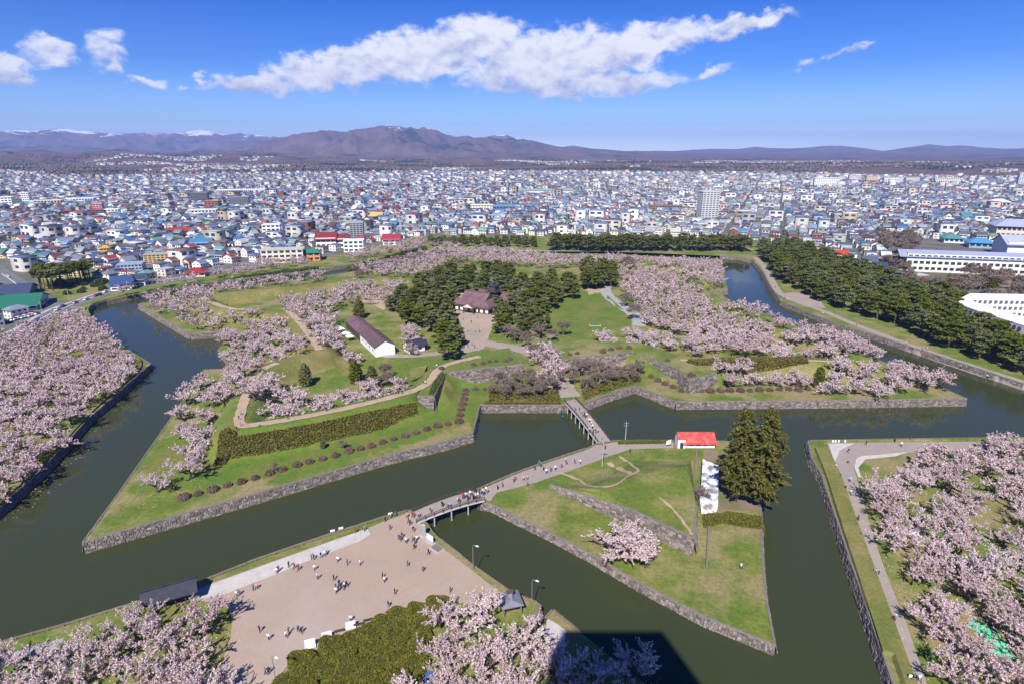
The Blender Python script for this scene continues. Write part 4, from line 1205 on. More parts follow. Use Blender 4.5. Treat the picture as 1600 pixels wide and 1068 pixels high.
# ================================================================== hills
def prof(px, r):
    """skyline traced in the photo, at its distance -> crest height over azimuth"""
    a, h = [], []
    for u, v in px:
        A, E = azel(u, v)
        a.append(math.radians(A)); h.append(CAMZ + r * math.tan(math.radians(E)) / 1.0)
    return np.array(a), np.array(h)
LAYERS = [  # distance, half depth in front, skyline
    (3700, 900, [(-400, 263), (-100, 262), (100, 262), (200, 263), (300, 259), (400, 258), (500, 258), (600, 261), (700, 263), (800, 263), (900, 259), (1000, 259), (1200, 258), (1400, 258), (1600, 259), (2000, 262)]),
    (6200, 2000, [(-400, 244), (-100, 240), (0, 238), (60, 234), (100, 240), (180, 234), (260, 240), (350, 241), (420, 238), (500, 244), (600, 246), (700, 244), (800, 246), (900, 248), (1100, 251), (1300, 250), (1600, 252), (2000, 252)]),
    (9500, 3000, [(-400, 245), (200, 242), (330, 236), (380, 232), (400, 226), (440, 219), (480, 212), (540, 210), (570, 206), (600, 203), (640, 206), (660, 205), (680, 207), (700, 213), (740, 217), (800, 219), (830, 223), (870, 230), (900, 231), (930, 234), (1000, 239), (1100, 243), (1300, 248), (2000, 250)]),
    (12500, 900, [(-400, 260), (700, 250), (745, 222), (758, 215), (770, 212), (792, 212), (805, 217), (815, 224), (850, 250), (2000, 260)]),
    (15500, 3400, [(-500, 210), (-100, 208), (0, 206), (60, 204), (110, 205), (160, 208), (220, 210), (235, 207), (250, 210), (280, 210), (300, 206), (330, 205), (350, 209), (380, 210), (440, 216), (500, 222), (560, 229), (640, 240), (830, 240), (870, 232), (895, 228), (920, 232), (980, 237),
                   (1050, 237), (1110, 233), (1150, 234), (1180, 230), (1200, 232), (1240, 233), (1300, 228), (1350, 232), (1380, 237), (1410, 232), (1450, 226), (1480, 229), (1510, 228), (1540, 232), (1570, 233), (1600, 232), (1700, 230), (2000, 234)]),
]
PR = [(r, w, *prof(px, r)) for r, w, px in LAYERS]
def hillz(x, y):
    r, a = np.hypot(x, y), np.arctan2(x, y)
    base = -2 + 10 * smooth((r - 2750) / 700) + (r - 2900).clip(0) * .0065
    z = base.copy()
    n = fbm(x / 900, y / 900, 21, 6, True)
    n3 = fbm(x / 420 + 9, y / 420, 33, 5, True)
    n2 = fbm(x / 260, y / 260, 5, 4)
    for r0, w, aa, hh in PR:
        crest = np.interp(a, aa, hh)
        t = np.where(r < r0, 1 - (r0 - r) / w, 1 - (r - r0) / (w * 1.2))
        s = smooth(t) ** 1.15
        k = np.clip(1 - np.abs(t - .45) * 1.7, 0, 1)
        hgt = base + (crest - base) * s + (crest - base) * k * (.55 if r0 > 12000 else 1.0) * ((n - .62) * 1.9 + (n3 - .62) * .9)
        z = np.maximum(z, hgt)
    z += (n2 - .5) * (6 + (r - 2900) * .002) * smooth((r - 2950) / 600)
    return z
NA, NR = 760, 170
aa = np.radians(np.linspace(-56, 56, NA))
rr = 2650 * (21500 / 2650) ** np.linspace(0, 1, NR)
A, Rr = np.meshgrid(aa, rr)
X, Y = Rr * np.sin(A), Rr * np.cos(A)
Z = hillz(X, Y)
idx = np.arange(NA * NR).reshape(NR, NA)
F = np.stack([idx[:-1, :-1], idx[:-1, 1:], idx[1:, 1:], idx[1:, :-1]], -1).reshape(-1, 4)
hm = bpy.data.materials.new('hill_cover'); hm.use_nodes = True
_t = hm.node_tree; _b = _t.nodes['Principled BSDF']; _b.inputs['Roughness'].default_value = .95; _b.inputs['Specular IOR Level'].default_value = .1
_g = _t.nodes.new('ShaderNodeNewGeometry')
def hn(sc, dt, lo, hi, ro=.6):
    n = _t.nodes.new('ShaderNodeTexNoise'); n.inputs['Scale'].default_value = sc; n.inputs['Detail'].default_value = dt; n.inputs['Roughness'].default_value = ro
    _t.links.new(_g.outputs['Position'], n.inputs['Vector'])
    m_ = _t.nodes.new('ShaderNodeMapRange'); m_.inputs['From Min'].default_value = lo; m_.inputs['From Max'].default_value = hi
    _t.links.new(n.outputs[0], m_.inputs['Value']); return m_.outputs[0]
def hmix(f, a, b):
    n = _t.nodes.new('ShaderNodeMix'); n.data_type = 'RGBA'; _t.links.new(f, n.inputs[0])
    for k, c_ in ((6, a), (7, b)):
        if isinstance(c_, tuple): n.inputs[k].default_value = (*c_, 1)
        else: _t.links.new(c_, n.inputs[k])
    return n.outputs[2]
cc = hmix(hn(.0035, 8, .4, .6), (.150, .098, .082), (.085, .062, .052))
cc = hmix(hn(.0013, 8, .54, .60, .68), cc, (.018, .030, .022))
cc = hmix(hn(.0016, 5, .66, .70), cc, (.23, .19, .12))
_s = _t.nodes.new('ShaderNodeSeparateXYZ'); _t.links.new(_g.outputs['Position'], _s.inputs[0])
sn = _t.nodes.new('ShaderNodeMath'); sn.operation = 'MULTIPLY_ADD'; _t.links.new(hn(.0024, 8, .3, .7, .7), sn.inputs[0]); sn.inputs[1].default_value = 330; _t.links.new(_s.outputs[2], sn.inputs[2])
s2 = _t.nodes.new('ShaderNodeMapRange'); s2.inputs['From Min'].default_value = 605; s2.inputs['From Max'].default_value = 665; _t.links.new(sn.outputs[0], s2.inputs['Value'])
cc = hmix(s2.outputs[0], cc, (.80, .82, .86))
_t.links.new(cc, _b.inputs['Base Color'])
_bn = _t.nodes.new('ShaderNodeTexNoise'); _bn.noise_type = 'RIDGED_MULTIFRACTAL'; _bn.inputs['Scale'].default_value = .0016; _bn.inputs['Detail'].default_value = 7
_t.links.new(_g.outputs['Position'], _bn.inputs['Vector'])
_bb = _t.nodes.new('ShaderNodeBump'); _bb.inputs['Strength'].default_value = .8; _bb.inputs['Distance'].default_value = 90
_t.links.new(_bn.outputs[0], _bb.inputs['Height']); _t.links.new(_bb.outputs[0], _b.inputs['Normal'])
mesh('hills', np.stack([X.ravel(), Y.ravel(), Z.ravel()], 1), F, hm, smooth=True)['kind'] = 'structure'

# ================================================================== town
WALLC = [lin(c) for c in ('f1efe9', 'e9e7e2', 'f5f3ee', 'ded8cc', 'e6dcc4', 'cfc6b6', 'd9d3cf', 'c9b79a', 'e9dfd6', 'b7b4b0', 'efe9dd', 'd8c3a4', 'a9a4a0', '9a6b52')]
ROOFC = [lin(c) for c in ('5a5e68', '6d7280', '474b55', '7b8594', '8a8f98', '434c63', '5f7f9f', '45608a', '8f3a34', 'b0453a', '6a4038', '7d5a4c', '3d7465', '5b8f85', 'a7abb0', 'c3c6ca', '54504e', '33363f', '6a7f9a', '2f6f9f')]
WALLN = ['white', 'off white', 'bright white', 'pale grey', 'cream', 'beige', 'light grey', 'tan', 'pale pink', 'grey', 'ivory', 'sandy', 'dark grey', 'brick brown']
ROOFN = ['slate grey', 'blue grey', 'charcoal', 'steel blue', 'silver grey', 'navy', 'sky blue', 'blue', 'dark red', 'red', 'maroon', 'brown', 'green', 'teal', 'pale grey', 'near white', 'dark brown', 'black', 'dusty blue', 'bright blue']
def tmpl(kind):
    """unit house, footprint -.5...5, eaves at z 1, ridge at 1+roof: quads with a wall or roof flag"""
    b = [(-.5, -.5, 0), (.5, -.5, 0), (.5, .5, 0), (-.5, .5, 0), (-.5, -.5, 1), (.5, -.5, 1), (.5, .5, 1), (-.5, .5, 1)]
    f = [(0, 1, 5, 4), (2, 3, 7, 6)]
    if kind == 0:                                                   # gable, ridge along x
        b += [(-.5, 0, 0), (.5, 0, 0), (-.5, 0, 2), (.5, 0, 2)]
        f += [(1, 9, 11, 5), (9, 2, 6, 11), (3, 8, 10, 7), (8, 0, 4, 10)]
        w = len(f)
        o = len(b)
        b += [(-.56, -.6, .83), (.56, -.6, .83), (.56, 0, 2.06), (-.56, 0, 2.06), (.56, .6, .83), (-.56, .6, .83)]
        f += [(o, o + 1, o + 2, o + 3), (o + 3, o + 2, o + 4, o + 5)]
    elif kind == 1:                                                 # hip
        f += [(1, 2, 6, 5), (3, 0, 4, 7)]
        w = len(f)
        o = len(b)
        b += [(-.58, -.58, .97), (.58, -.58, .97), (.58, .58, .97), (-.58, .58, .97), (-.2, -.03, 2), (.2, -.03, 2), (.2, .03, 2), (-.2, .03, 2)]
        f += [(o, o + 1, o + 5, o + 4), (o + 1, o + 2, o + 6, o + 5), (o + 2, o + 3, o + 7, o + 6), (o + 3, o, o + 4, o + 7), (o + 4, o + 5, o + 6, o + 7)]
    else:                                                           # flat with a shallow parapet
        f += [(1, 2, 6, 5), (3, 0, 4, 7)]
        w = len(f)
        o = len(b)
        b += [(-.52, -.52, .98), (.52, -.52, .98), (.52, .52, .98), (-.52, .52, .98), (-.52, -.52, 1.12), (.52, -.52, 1.12), (.52, .52, 1.12), (-.52, .52, 1.12)]
        f += [(o, o + 1, o + 5, o + 4), (o + 1, o + 2, o + 6, o + 5), (o + 2, o + 3, o + 7, o + 6), (o + 3, o, o + 4, o + 7), (o + 4, o + 5, o + 6, o + 7)]
    return np.array(b, float), np.array(f), w
ROOFC = [tuple(.8 * c + .2 * (sum(r) / 3) for c in r) for r in ROOFC]
TM = [tmpl(k) for k in range(3)]
def shape(b, sx, sy, h, rh):
    q = b.copy()
    q[:, 0] *= sx; q[:, 1] *= sy
    q[:, 2] = np.where(b[:, 2] <= 1, b[:, 2] * h, h + (b[:, 2] - 1) * rh)
    return q
# landmark blocks come first, so that houses keep clear of them
LM = []
def pxm(x, y, z):
    return FPX / (y * math.cos(PITCH) - (z - CAMZ) * math.sin(PITCH))
def block(u, v, w, h, depth, wall, roof, floors, label, rz=None, kind=2, rh=1.2, cols=None, cat='building', name='town_building', win=None):
    """u,v: photo pixel of the middle of the front foot; w,h: photo width and height"""
    x, y = P(u, v, ZO)
    k = pxm(x, y, ZO)
    sx, hh = w / k, h / k
    rz = (-math.atan2(x, y) * .6) if rz is None else rz
    c, s = math.cos(rz), math.sin(rz)
    cx, cy_ = x - s * depth / 2, y + c * depth / 2
    LM.append((cx, cy_, max(sx, depth) * .62, sx, depth, rz))
    root = empty(name, (cx, cy_, ZO), rz, label, cat)
    root['kind'] = 'thing'
    b, f, nw = TM[kind]
    q = shape(b, sx, depth, hh, rh if kind != 2 else 4)
    W_ = f[:nw]; R_ = f[nw:]
    mesh('wall', q, [tuple(i) for i in W_], M['house'], root, cols=np.tile(lin(wall), (len(W_), 1)))
    mesh('roof', q, [tuple(i) for i in R_], M['roofing'], root, cols=np.tile(lin(roof), (len(R_), 1)))
    if floors:
        g = MB()
        fh = hh / floors
        nc = cols or max(3, int(sx / 4.2))
        for fl in range(floors):
            for i in range(nc):
                wx = -sx / 2 + sx * (i + .5) / nc
                ww, wh = sx / nc * .7, fh * .5
                z0 = fh * fl + fh * .35
                g.box(wx, -depth / 2 - .03, z0, ww, .1, wh)
            nd = max(2, int(depth / 5))
            for i in range(nd):
                wy = -depth / 2 + depth * (i + .5) / nd
                for sg in (-1, 1):
                    g.box(sg * (sx / 2 + .03), wy, fh * fl + fh * .35, .1, depth / nd * .5, fh * .42)
        if win:                                                    # windows large enough to be picked apart
            for i in range(0, len(g.F), 6):
                vs = sorted({k_ for f_ in g.F[i:i + 6] for k_ in f_})
                mesh('window', [g.V[k_] for k_ in vs], [tuple(vs.index(k_) for k_ in f_) for f_ in g.F[i:i + 6]], M['glass'], root)
        else:
            tag(g.build('glazing', M['glass'], root), kind='stuff')
    return root, sx, hh
block(1108, 346, 27, 45, 18, 'c9c8c6', 'bdbdbb', 14, 'tall white apartment tower rising over the low houses', 0.1, cols=5)
block(442, 411, 62, 20, 14, 'd9d0bc', 'b9b4a8', 3, 'long cream school block behind the street bank cherries')
block(486, 408, 28, 13, 14, 'd08a5a', '2f7a62', 2, 'orange walled building with a green roof by the cherries', kind=1, rh=2)
block(510, 389, 30, 17, 20, 'ecebe6', '7c302d', 2, 'white hall with a long dark red roof', kind=0, rh=4)
block(535, 388, 20, 15, 18, 'f0efea', '75332e', 2, 'white building beside the red roofed hall', kind=0, rh=3)
block(558, 376, 20, 27, 16, '8f9096', '9c9ea3', 9, 'grey mid-rise block with a dark window grid', cols=4)
block(553, 394, 30, 17, 14, 'efeeea', 'd8dade', 3, 'white block with a black side wall behind the bank')
block(612, 383, 26, 9, 16, 'f0eeea', '93303f', 2, 'white building with a bright crimson roof', kind=0, rh=4)
block(425, 372, 26, 20, 14, 'f2f1ee', 'd8d8d8', 4, 'white four storey block among the houses')
block(314, 389, 30, 10, 16, 'c9d6e2', '41729a', 2, 'pale building with a bright blue roof', kind=0, rh=3)
block(340, 390, 24, 11, 12, '8c6b4a', '77695a', 3, 'brown flat roofed block beside the blue roof')
block(463, 345, 13, 12, 12, 'c9a468', '3f4046', 4, 'tan block with a dark side among the houses')
block(375, 325, 27, 16, 20, '77747a', '8a888e', 8, 'dark grey slab block at the edge of downtown', cols=8)
block(312, 317, 24, 15, 22, '6a6a72', '7b7b83', 8, 'dark slab block behind the orange brown one', cols=7)
block(331, 326, 20, 11, 16, 'a8613a', 'a06a4a', 4, 'orange brown block among white ones')
block(376, 303, 70, 6, 30, 'efedea', 'e5e4e2', 1, 'very long white warehouse far out in the town')
block(316, 338, 40, 9, 22, 'efece4', 'dcd8cc', 2, 'long white hall below the slab blocks')
block(587, 343, 20, 6, 16, 'd8b56a', 'cfa85a', 1, 'low yellow roofed hall', kind=0, rh=3)
block(9, 323, 18, 14, 24, 'efece6', 'e2e0da', 4, 'broad white store at the town edge')
block(42, 320, 9, 18, 16, 'f3f2ee', 'e6e6e2', 6, 'slim tall white block of downtown')
block(75, 322, 34, 8, 22, 'e8d9b4', 'd8cdb4', 2, 'long cream store beside the slim white block')
block(124, 318, 38, 7, 24, 'f1efeb', 'e6e4e0', 2, 'long white store with a flat roof')
block(154, 333, 12, 14, 14, 'dd8f96', 'caa0a0', 5, 'pink block rising behind the brown one')
block(151, 339, 22, 10, 14, '8a4f3c', '80584a', 4, 'brown brick block in front of the pink one')
block(175, 338, 19, 10, 16, 'f3f1ec', 'e4e2dd', 3, 'white block beside the brown brick one')
block(206, 332, 12, 7, 14, '7e4036', '7a5048', 3, 'dark red brick block among the houses')
block(252, 411, 46, 13, 12, 'c6a676', 'a89c86', 4, 'tan balcony apartment block near the street bend', cols=8)
block(204, 427, 34, 13, 14, '9fb0c4', '8f9fb4', 3, 'grey blue apartment block above the street', cols=7)
block(165, 397, 12, 9, 10, 'dca64a', 'c8963f', 2, 'bright orange yellow house', kind=1, rh=2)
block(190, 454, 28, 11, 12, 'f4f3ef', '2f4270', 2, 'white house with a navy gable at the street corner', kind=0, rh=4, win=True)
block(216, 447, 20, 10, 12, 'f6f5f1', '394055', 2, 'white house beside the navy gabled corner house', kind=0, rh=3, win=True)
block(306, 433, 26, 6, 14, 'e6d8c6', '8e302c', 1, 'low house with a bright red roof by the cherries', kind=1, rh=3)
block(280, 366, 36, 5, 14, 'd9b8a8', '8f3a34', 1, 'row with bright red roofs deep in the houses', kind=0, rh=3)
block(22, 487, 60, 9, 26, 'c9cfc8', '2a6a55', 1, 'broad hall with a green roof beside the avenue', kind=0, rh=4)
block(18, 466, 44, 7, 22, '8c93a4', '3d465e', 1, 'broad hall with a dark blue roof beside the avenue', kind=0, rh=4)
block(97, 434, 52, 10, 10, 'cdbf92', 'bcae88', 3, 'cream block behind the tall street park pines', cols=9)
block(738, 331, 62, 10, 18, 'efe9d2', 'dcd8c8', 3, 'long cream school far behind the pine row')
block(788, 333, 34, 10, 24, '4f7fae', '6d93b8', 2, 'blue walled hall beside the cream school')
block(853, 305, 84, 8, 26, 'e9e6da', '8fb8a8', 2, 'long pale hall with a teal roof')
block(936, 296, 18, 9, 18, 'f2f0ea', 'e0dfda', 3, 'white block in the middle distance')
block(1040, 331, 50, 9, 16, '8c6f58', '7d7468', 3, 'long brown apartment row beside the tower')
block(1128, 329, 22, 8, 16, 'e6d7c0', 'c9a886', 2, 'tan hall behind the apartment tower')
block(1289, 293, 32, 14, 22, 'f6f5f2', 'e9e9e7', 6, 'broad white slab block far out')
block(1335, 283, 16, 9, 20, 'd7d3cf', 'cfcfd2', 5, 'grey slab in the far row of flats')
block(1362, 285, 16, 9, 20, 'e2c9a4', 'd4c4a8', 5, 'tan slab in the far row of flats')
block(1395, 288, 26, 10, 20, 'e6e2dc', 'd8d8d6', 5, 'pale slab in the far row of flats')
block(1425, 287, 18, 9, 20, 'dcd6c6', 'd0ccc2', 5, 'cream slab in the far row of flats')
block(1480, 288, 34, 9, 20, 'e9dfc8', 'd9d2c4', 5, 'long cream slab in the far row of flats')
block(1597, 291, 12, 20, 20, 'cdd3e2', 'c6cad4', 10, 'slim pale tower standing far out in the town')
block(1562, 326, 24, 10, 26, 'f1ece2', 'efe9da', 1, 'white domed hall among the houses', kind=1, rh=4)
block(1525, 343, 34, 5, 20, 'c9c6c0', '43838a', 1, 'low hall with a teal roof', kind=0, rh=3)
block(1585, 374, 50, 20, 30, 'cfc3b0', '9aa0b8', 2, 'large gymnasium with a pale ribbed roof', kind=1, rh=6)
block(1533, 388, 32, 8, 18, '8fa6c4', '4a86b0', 1, 'low hall with a bright sky blue roof behind the school', kind=1, rh=4)
block(1490, 380, 26, 7, 18, 'cfd8d4', '4a8a84', 1, 'low hall with a teal green roof behind the school', kind=1, rh=3)
block(1428, 421, 52, 12, 24, 'c2ae93', '9a8676', 2, 'old low block with a worn brown roof by the thicket', 0.25, kind=1, rh=3.5)
block(1441, 439, 20, 8, 8, '8f4a42', 'b9b3b0', 0, 'small red walled shed in the thicket', .2)
for u, v, wc, rc, lab in [(1312, 412, 'd8c8b4', 'b0382c', 'house with a red roof peeping over the pine belt'), (1330, 425, 'b8a894', '54555f', 'house with a broad slate roof behind the pine belt'),
                          (1358, 422, 'f4f3f0', '4a5666', 'white gabled house behind the pine belt'), (1373, 432, '8a5a42', '2c3c5c', 'brick house with a navy roof behind the pine belt')]:
    block(u, v, 20, 13, 11, wc, rc, 2, lab, -.4, kind=0, rh=3.5, cat='house', name='town_house')
# school: long three storey block
sch, sx, sh = block(1520, 428, 190, 28, 14, 'e6e6d4', '8c90a6', 3, 'long pale three storey school with a lilac grey roof', -.24, kind=0, rh=2.2, cols=22, win=True)
x, y = P(1600, 402, ZO)
block(1606, 402, 60, 22, 26, 'd8d8da', '9fa3b2', 0, 'white school hall behind the long block', -.24, kind=0, rh=5)
# netting posts before the school field
fld = poly([(1500, 447), (1640, 462), (1660, 440), (1520, 425)], ZO)
V, F = cdt(fld, [], [], 8)
mesh('sports_field', np.c_[V, np.full(len(V), ZO + .05)], F, M['earth'])['kind'] = 'structure'
a, b = np.array(P(1492, 417, ZO)), np.array(P(1640, 433, ZO))
root = empty('ball_net_fence', (*a, ZO), 0, 'tall green ball net on white posts before the school', 'fence')
nb = MB()
for i in range(11):
    p = (b - a) * i / 10
    pb = MB(); pb.tube([(p[0], p[1], 0), (p[0], p[1], 8.5)], .13, 6); pb.build('post', M['white'], root)
    if i < 10:
        q = (b - a) * (i + 1) / 10
        for k in range(10):                                        # net of cords
            z0 = .6 + k * .62
            nb.tube([(p[0], p[1], z0), (q[0], q[1], z0)], .05, 3, cap=False)
        for k in range(9):
            s_ = p + (q - p) * k / 9
            nb.tube([(s_[0], s_[1], .4), (s_[0], s_[1], 6.4)], .05, 3, cap=False)
tag(nb.build('net', M['net'], root), kind='stuff')

# ---- curved apartment block at the picture's edge
ap = empty('apartment_block', (*P(1560, 500, ZO), ZO), 0, 'white U-shaped apartment block with mauve windows beyond the pine belt', 'building')
ap['kind'] = 'thing'
ax, ay, _ = ap.location
def slab(pts, z0, z1, m, nm, parent):
    n = len(pts); V_ = [(p[0] - ax, p[1] - ay, z - ZO) for z in (z0, z1) for p in pts]
    Fs = [tuple(range(n, 2 * n))] + [(i, (i + 1) % n, n + (i + 1) % n, n + i) for i in range(n)]
    if ori(np.array(pts)) < 0: Fs = [f[::-1] for f in Fs]
    return mesh(nm, V_, Fs, m, parent)
ZT = ZO + 11
fw = [P(*p, ZT) for p in [(1494, 473), (1530, 486), (1600, 508), (1720, 545), (1720, 532), (1600, 496), (1545, 479), (1509, 467)]]
rw = [P(*p, ZT + 1.5) for p in [(1504, 465), (1545, 465.5), (1620, 467), (1720, 469), (1720, 462), (1620, 460), (1517, 458.5)]]
slab(fw, ZO, ZT - .5, M['white'], 'front_wing', ap); slab([tuple(np.mean(fw, 0) + (np.array(p) - np.mean(fw, 0)) * 1.012) for p in fw], ZT - .5, ZT, M['plaster'], 'roof', ap)
slab(rw, ZO, ZT + 1, M['white'], 'rear_wing', ap); slab([tuple(np.mean(rw, 0) + (np.array(p) - np.mean(rw, 0)) * 1.012) for p in rw], ZT + 1, ZT + 1.5, M['plaster'], 'roof', ap)
mauve = mat('mauve_glass', (.16, .12, .20), .3)
def facade(a, b, n, floors, zb, fh):
    a, b = np.array(a), np.array(b); t = (b - a) / np.linalg.norm(b - a); L = np.linalg.norm(b - a)
    for fl in range(floors):
        for i in range(n):
            c_ = a + t * L * (i + .5) / n
            w_ = MB(); w_.box(c_[0] - ax, c_[1] - ay, zb - ZO + fl * fh + .9, L / n * .5, .5, 1.5, math.atan2(t[1], t[0])); w_.build('window', mauve, ap)
facade(fw[0], fw[1], 5, 3, ZO + 1, 3.2); facade(fw[1], fw[2], 9, 3, ZO + 1, 3.2); facade(rw[0], rw[2], 14, 3, ZO + 2.2, 3.3)

# ---- houses on a street grid
ga_ = math.atan2(*(np.array(P(3, 428, ZO)) - np.array(P(73, 482, ZO)))[::-1]) + .35
co, si = math.cos(ga_), math.sin(ga_)
N = 3400
rng = np.random.default_rng(11)
LA, LB, RA, RB = 10.6, 11.4, 6.5, 6.0
ia, ib = np.meshgrid(np.arange(-285, 285), np.arange(-285, 285))
ia, ib = ia.ravel(), ib.ravel()
la = ia * LA + (ia // 5) * RA + rng.normal(scale=.7, size=ia.size)
lb = ib * LB + (ib // 2) * RB + rng.normal(scale=.6, size=ia.size)
# districts turn their streets a little
hx, hy = la * co - lb * si, la * si + lb * co + 1500
tw = .12 * np.sin(hx / 700) + .08 * np.sin(hy / 500 + 1)
keep = (hy > 150) & (np.hypot(hx, hy) < 2780) & (np.abs(np.arctan2(hx, hy)) < .80)
hx, hy, tw = hx[keep], hy[keep], tw[keep]
pts = np.stack([hx, hy], 1)
uv = np.array([PX(a, b, ZO) for a, b in pts])
bx, by = np.array(PARK_B).T
keep = uv[:, 1] < np.interp(uv[:, 0], bx, by) - 1.5
keep &= (uv[:, 0] > -60) & (uv[:, 0] < 1660)
keep &= rng.random(len(pts)) > np.where(uv[:, 1] < 282, .25, .07)
for pg in (PARKL, poly([(1362, 452), (1392, 400), (1376, 380), (1420, 372), (1700, 384), (1750, 540), (1600, 500), (1480, 465)], ZO),
           poly([(60, 350), (95, 338), (135, 325), (142, 330), (95, 346), (66, 356)], ZO), poly([(0, 382), (22, 372), (24, 380), (0, 392)], ZO), poly([(430, 420), (500, 404), (545, 402), (540, 412), (440, 425)], ZO)):
    keep &= ~inside(pts, pg)
for rd, wd in (([(-120, 585), (20, 522), (49, 508), (76, 491), (110, 477), (146, 464), (177, 452), (260, 440), (420, 411), (520, 398)], 13), ([(-60, 385), (3, 428), (33, 449), (73, 482), (80, 490)], 13)):
    keep &= pdist(pts, poly(rd, ZO)) > wd
for (cx, cy_, r_, sx_, dp_, rz_) in LM:
    dx, dy = pts[:, 0] - cx, pts[:, 1] - cy_
    lx, ly = dx * math.cos(rz_) + dy * math.sin(rz_), -dx * math.sin(rz_) + dy * math.cos(rz_)
    keep &= ~((np.abs(lx) < sx_ / 2 + 6) & (np.abs(ly) < dp_ / 2 + 6))
pts, uv, tw = pts[keep], uv[keep], tw[keep]
n = len(pts)
hgt = np.where(rng.random(n) < .8, rng.uniform(4.4, 6.0, n), rng.uniform(2.8, 3.6, n))
sxs, sys_ = rng.uniform(6.6, 9.8, n), rng.uniform(6.2, 9.0, n)
bigm = rng.random(n) < .035
hgt[bigm] = rng.uniform(8, 15, bigm.sum()); sxs[bigm] = rng.uniform(11, 19, bigm.sum()); sys_[bigm] = rng.uniform(10, 14, bigm.sum())
kind = rng.choice(3, n, p=[.46, .24, .30]); kind[bigm] = 2
rzs = ga_ + tw + rng.choice([0, math.pi / 2], n)
wci = rng.choice(len(WALLC), n, p=np.array([5, 4, 4, 3, 3, 2, 2, 1.5, 1.5, 1.5, 3, 1.2, 1, .8]) / 33.5)
rci = rng.choice(len(ROOFC), n, p=np.array([5, 5.5, 3, 5, 4, 3, 3, 3, 1.5, 1.5, 1.6, 1.8, .9, .9, 4, 4, 2, 1.5, 3.5, 2]) / 56.7)
rhs = np.where(kind == 0, rng.uniform(1.6, 3.0, n), np.where(kind == 1, rng.uniform(1.4, 2.2, n), 3.0))
dist = np.hypot(pts[:, 0], pts[:, 1])
order = np.argsort(dist / (hgt * .4 + sxs))            # roughly by size in the picture
obj_ids = [i for i in order if not bigm[i]][:285]
arche = {}
def house_parts(k, w, r_):
    key = (k, w, r_)
    if key not in arche:
        b, f, nw = TM[k]
        q = shape(b, 9.4, 8.4, 5.6, 2.3 if k == 0 else 1.9 if k == 1 else 3)
        wl_ = meshdata('wall', q, [tuple(i) for i in f[:nw]], M['house'], cols=np.tile(WALLC[w], (nw, 1)))
        rf = meshdata('roof', q, [tuple(i) for i in f[nw:]], M['roofing'], cols=np.tile(ROOFC[r_], (len(f) - nw, 1)))
        g = MB()
        for z0 in (.9, 3.5):
            for xx in (-2.7, .2, 2.9):
                g.box(xx, -4.22, z0, 1.7, .1, 1.25); g.box(xx, 4.22, z0, 1.5, .1, 1.1)
            for yy in (-2, 1.8):
                g.box(4.72, yy, z0, .1, 1.4, 1.1); g.box(-4.72, yy, z0, .1, 1.2, 1.1)
        arche[key] = (wl_, rf, g.data('glazing', M['glass']))
    return arche[key]
KN = ['gable', 'hipped', 'flat']
w6, r10 = [0, 3, 4, 5, 8, 11], [0, 1, 2, 3, 5, 7, 8, 10, 13, 14]
for i in obj_ids:
    k, w, r_ = int(kind[i]), w6[int(wci[i]) % 6], r10[int(rci[i]) % 10]
    dn = 'beside the street past the moat corner' if uv[i, 0] < 300 else 'behind the moat bank and its cherries' if uv[i, 0] < 660 else 'behind the pine row of the rampart' if uv[i, 0] < 1180 else 'behind the pine belt'
    o = empty('town_house', (*map(float, pts[i]), ZO), float(rzs[i]), f'{WALLN[w]} house with a {ROOFN[r_]} {KN[k]} roof {dn}', 'house', f'{WALLN[w]} {ROOFN[r_]} {KN[k]} houses {dn}')
    o.scale = (float(sxs[i] / 9.4), float(sys_[i] / 8.4), float(hgt[i] / 5.6))
    for nm, me in zip(('wall', 'roof', 'glazing'), house_parts(k, w, r_)):
        c_ = link(bpy.data.objects.new(nm, me), o)
        if nm == 'glazing': c_['kind'] = 'stuff'
rest = np.ones(n, bool); rest[obj_ids] = False
VS, FS, CS, GV = [], [], [], []
base = 0
for k in range(3):
    ids = np.where(rest & (kind == k))[0]
    b, f, nw = TM[k]
    Q = np.repeat(b[None], len(ids), 0)
    Q[:, :, 0] *= sxs[ids][:, None]; Q[:, :, 1] *= sys_[ids][:, None]
    zz = b[:, 2][None]
    Q[:, :, 2] = np.where(zz <= 1, zz * hgt[ids][:, None], hgt[ids][:, None] + (zz - 1) * rhs[ids][:, None])
    c_, s_ = np.cos(rzs[ids])[:, None], np.sin(rzs[ids])[:, None]
    Xr = Q[:, :, 0] * c_ - Q[:, :, 1] * s_ + pts[ids, 0][:, None]
    Yr = Q[:, :, 0] * s_ + Q[:, :, 1] * c_ + pts[ids, 1][:, None]
    VS.append(np.stack([Xr, Yr, Q[:, :, 2] + ZO], 2).reshape(-1, 3))
    FS.append((f[None] + (np.arange(len(ids)) * len(b))[:, None, None] + base).reshape(-1, 4))
    cw = np.array(WALLC)[wci[ids]] * rng.uniform(.62, 1.03, (len(ids), 1)); cr_ = np.array(ROOFC)[rci[ids]] * rng.uniform(.72, 1.3, (len(ids), 1))
    CS.append(np.concatenate([np.repeat(cw[:, None], nw, 1), np.repeat(cr_[:, None], len(f) - nw, 1)], 1).reshape(-1, 3))
    base += len(ids) * len(b)
ho = mesh('far_houses', np.concatenate(VS), np.concatenate(FS), M['house'], cols=np.concatenate(CS))
tag(ho, 'thousands of small houses with coloured roofs filling the town', 'houses', kind='stuff')
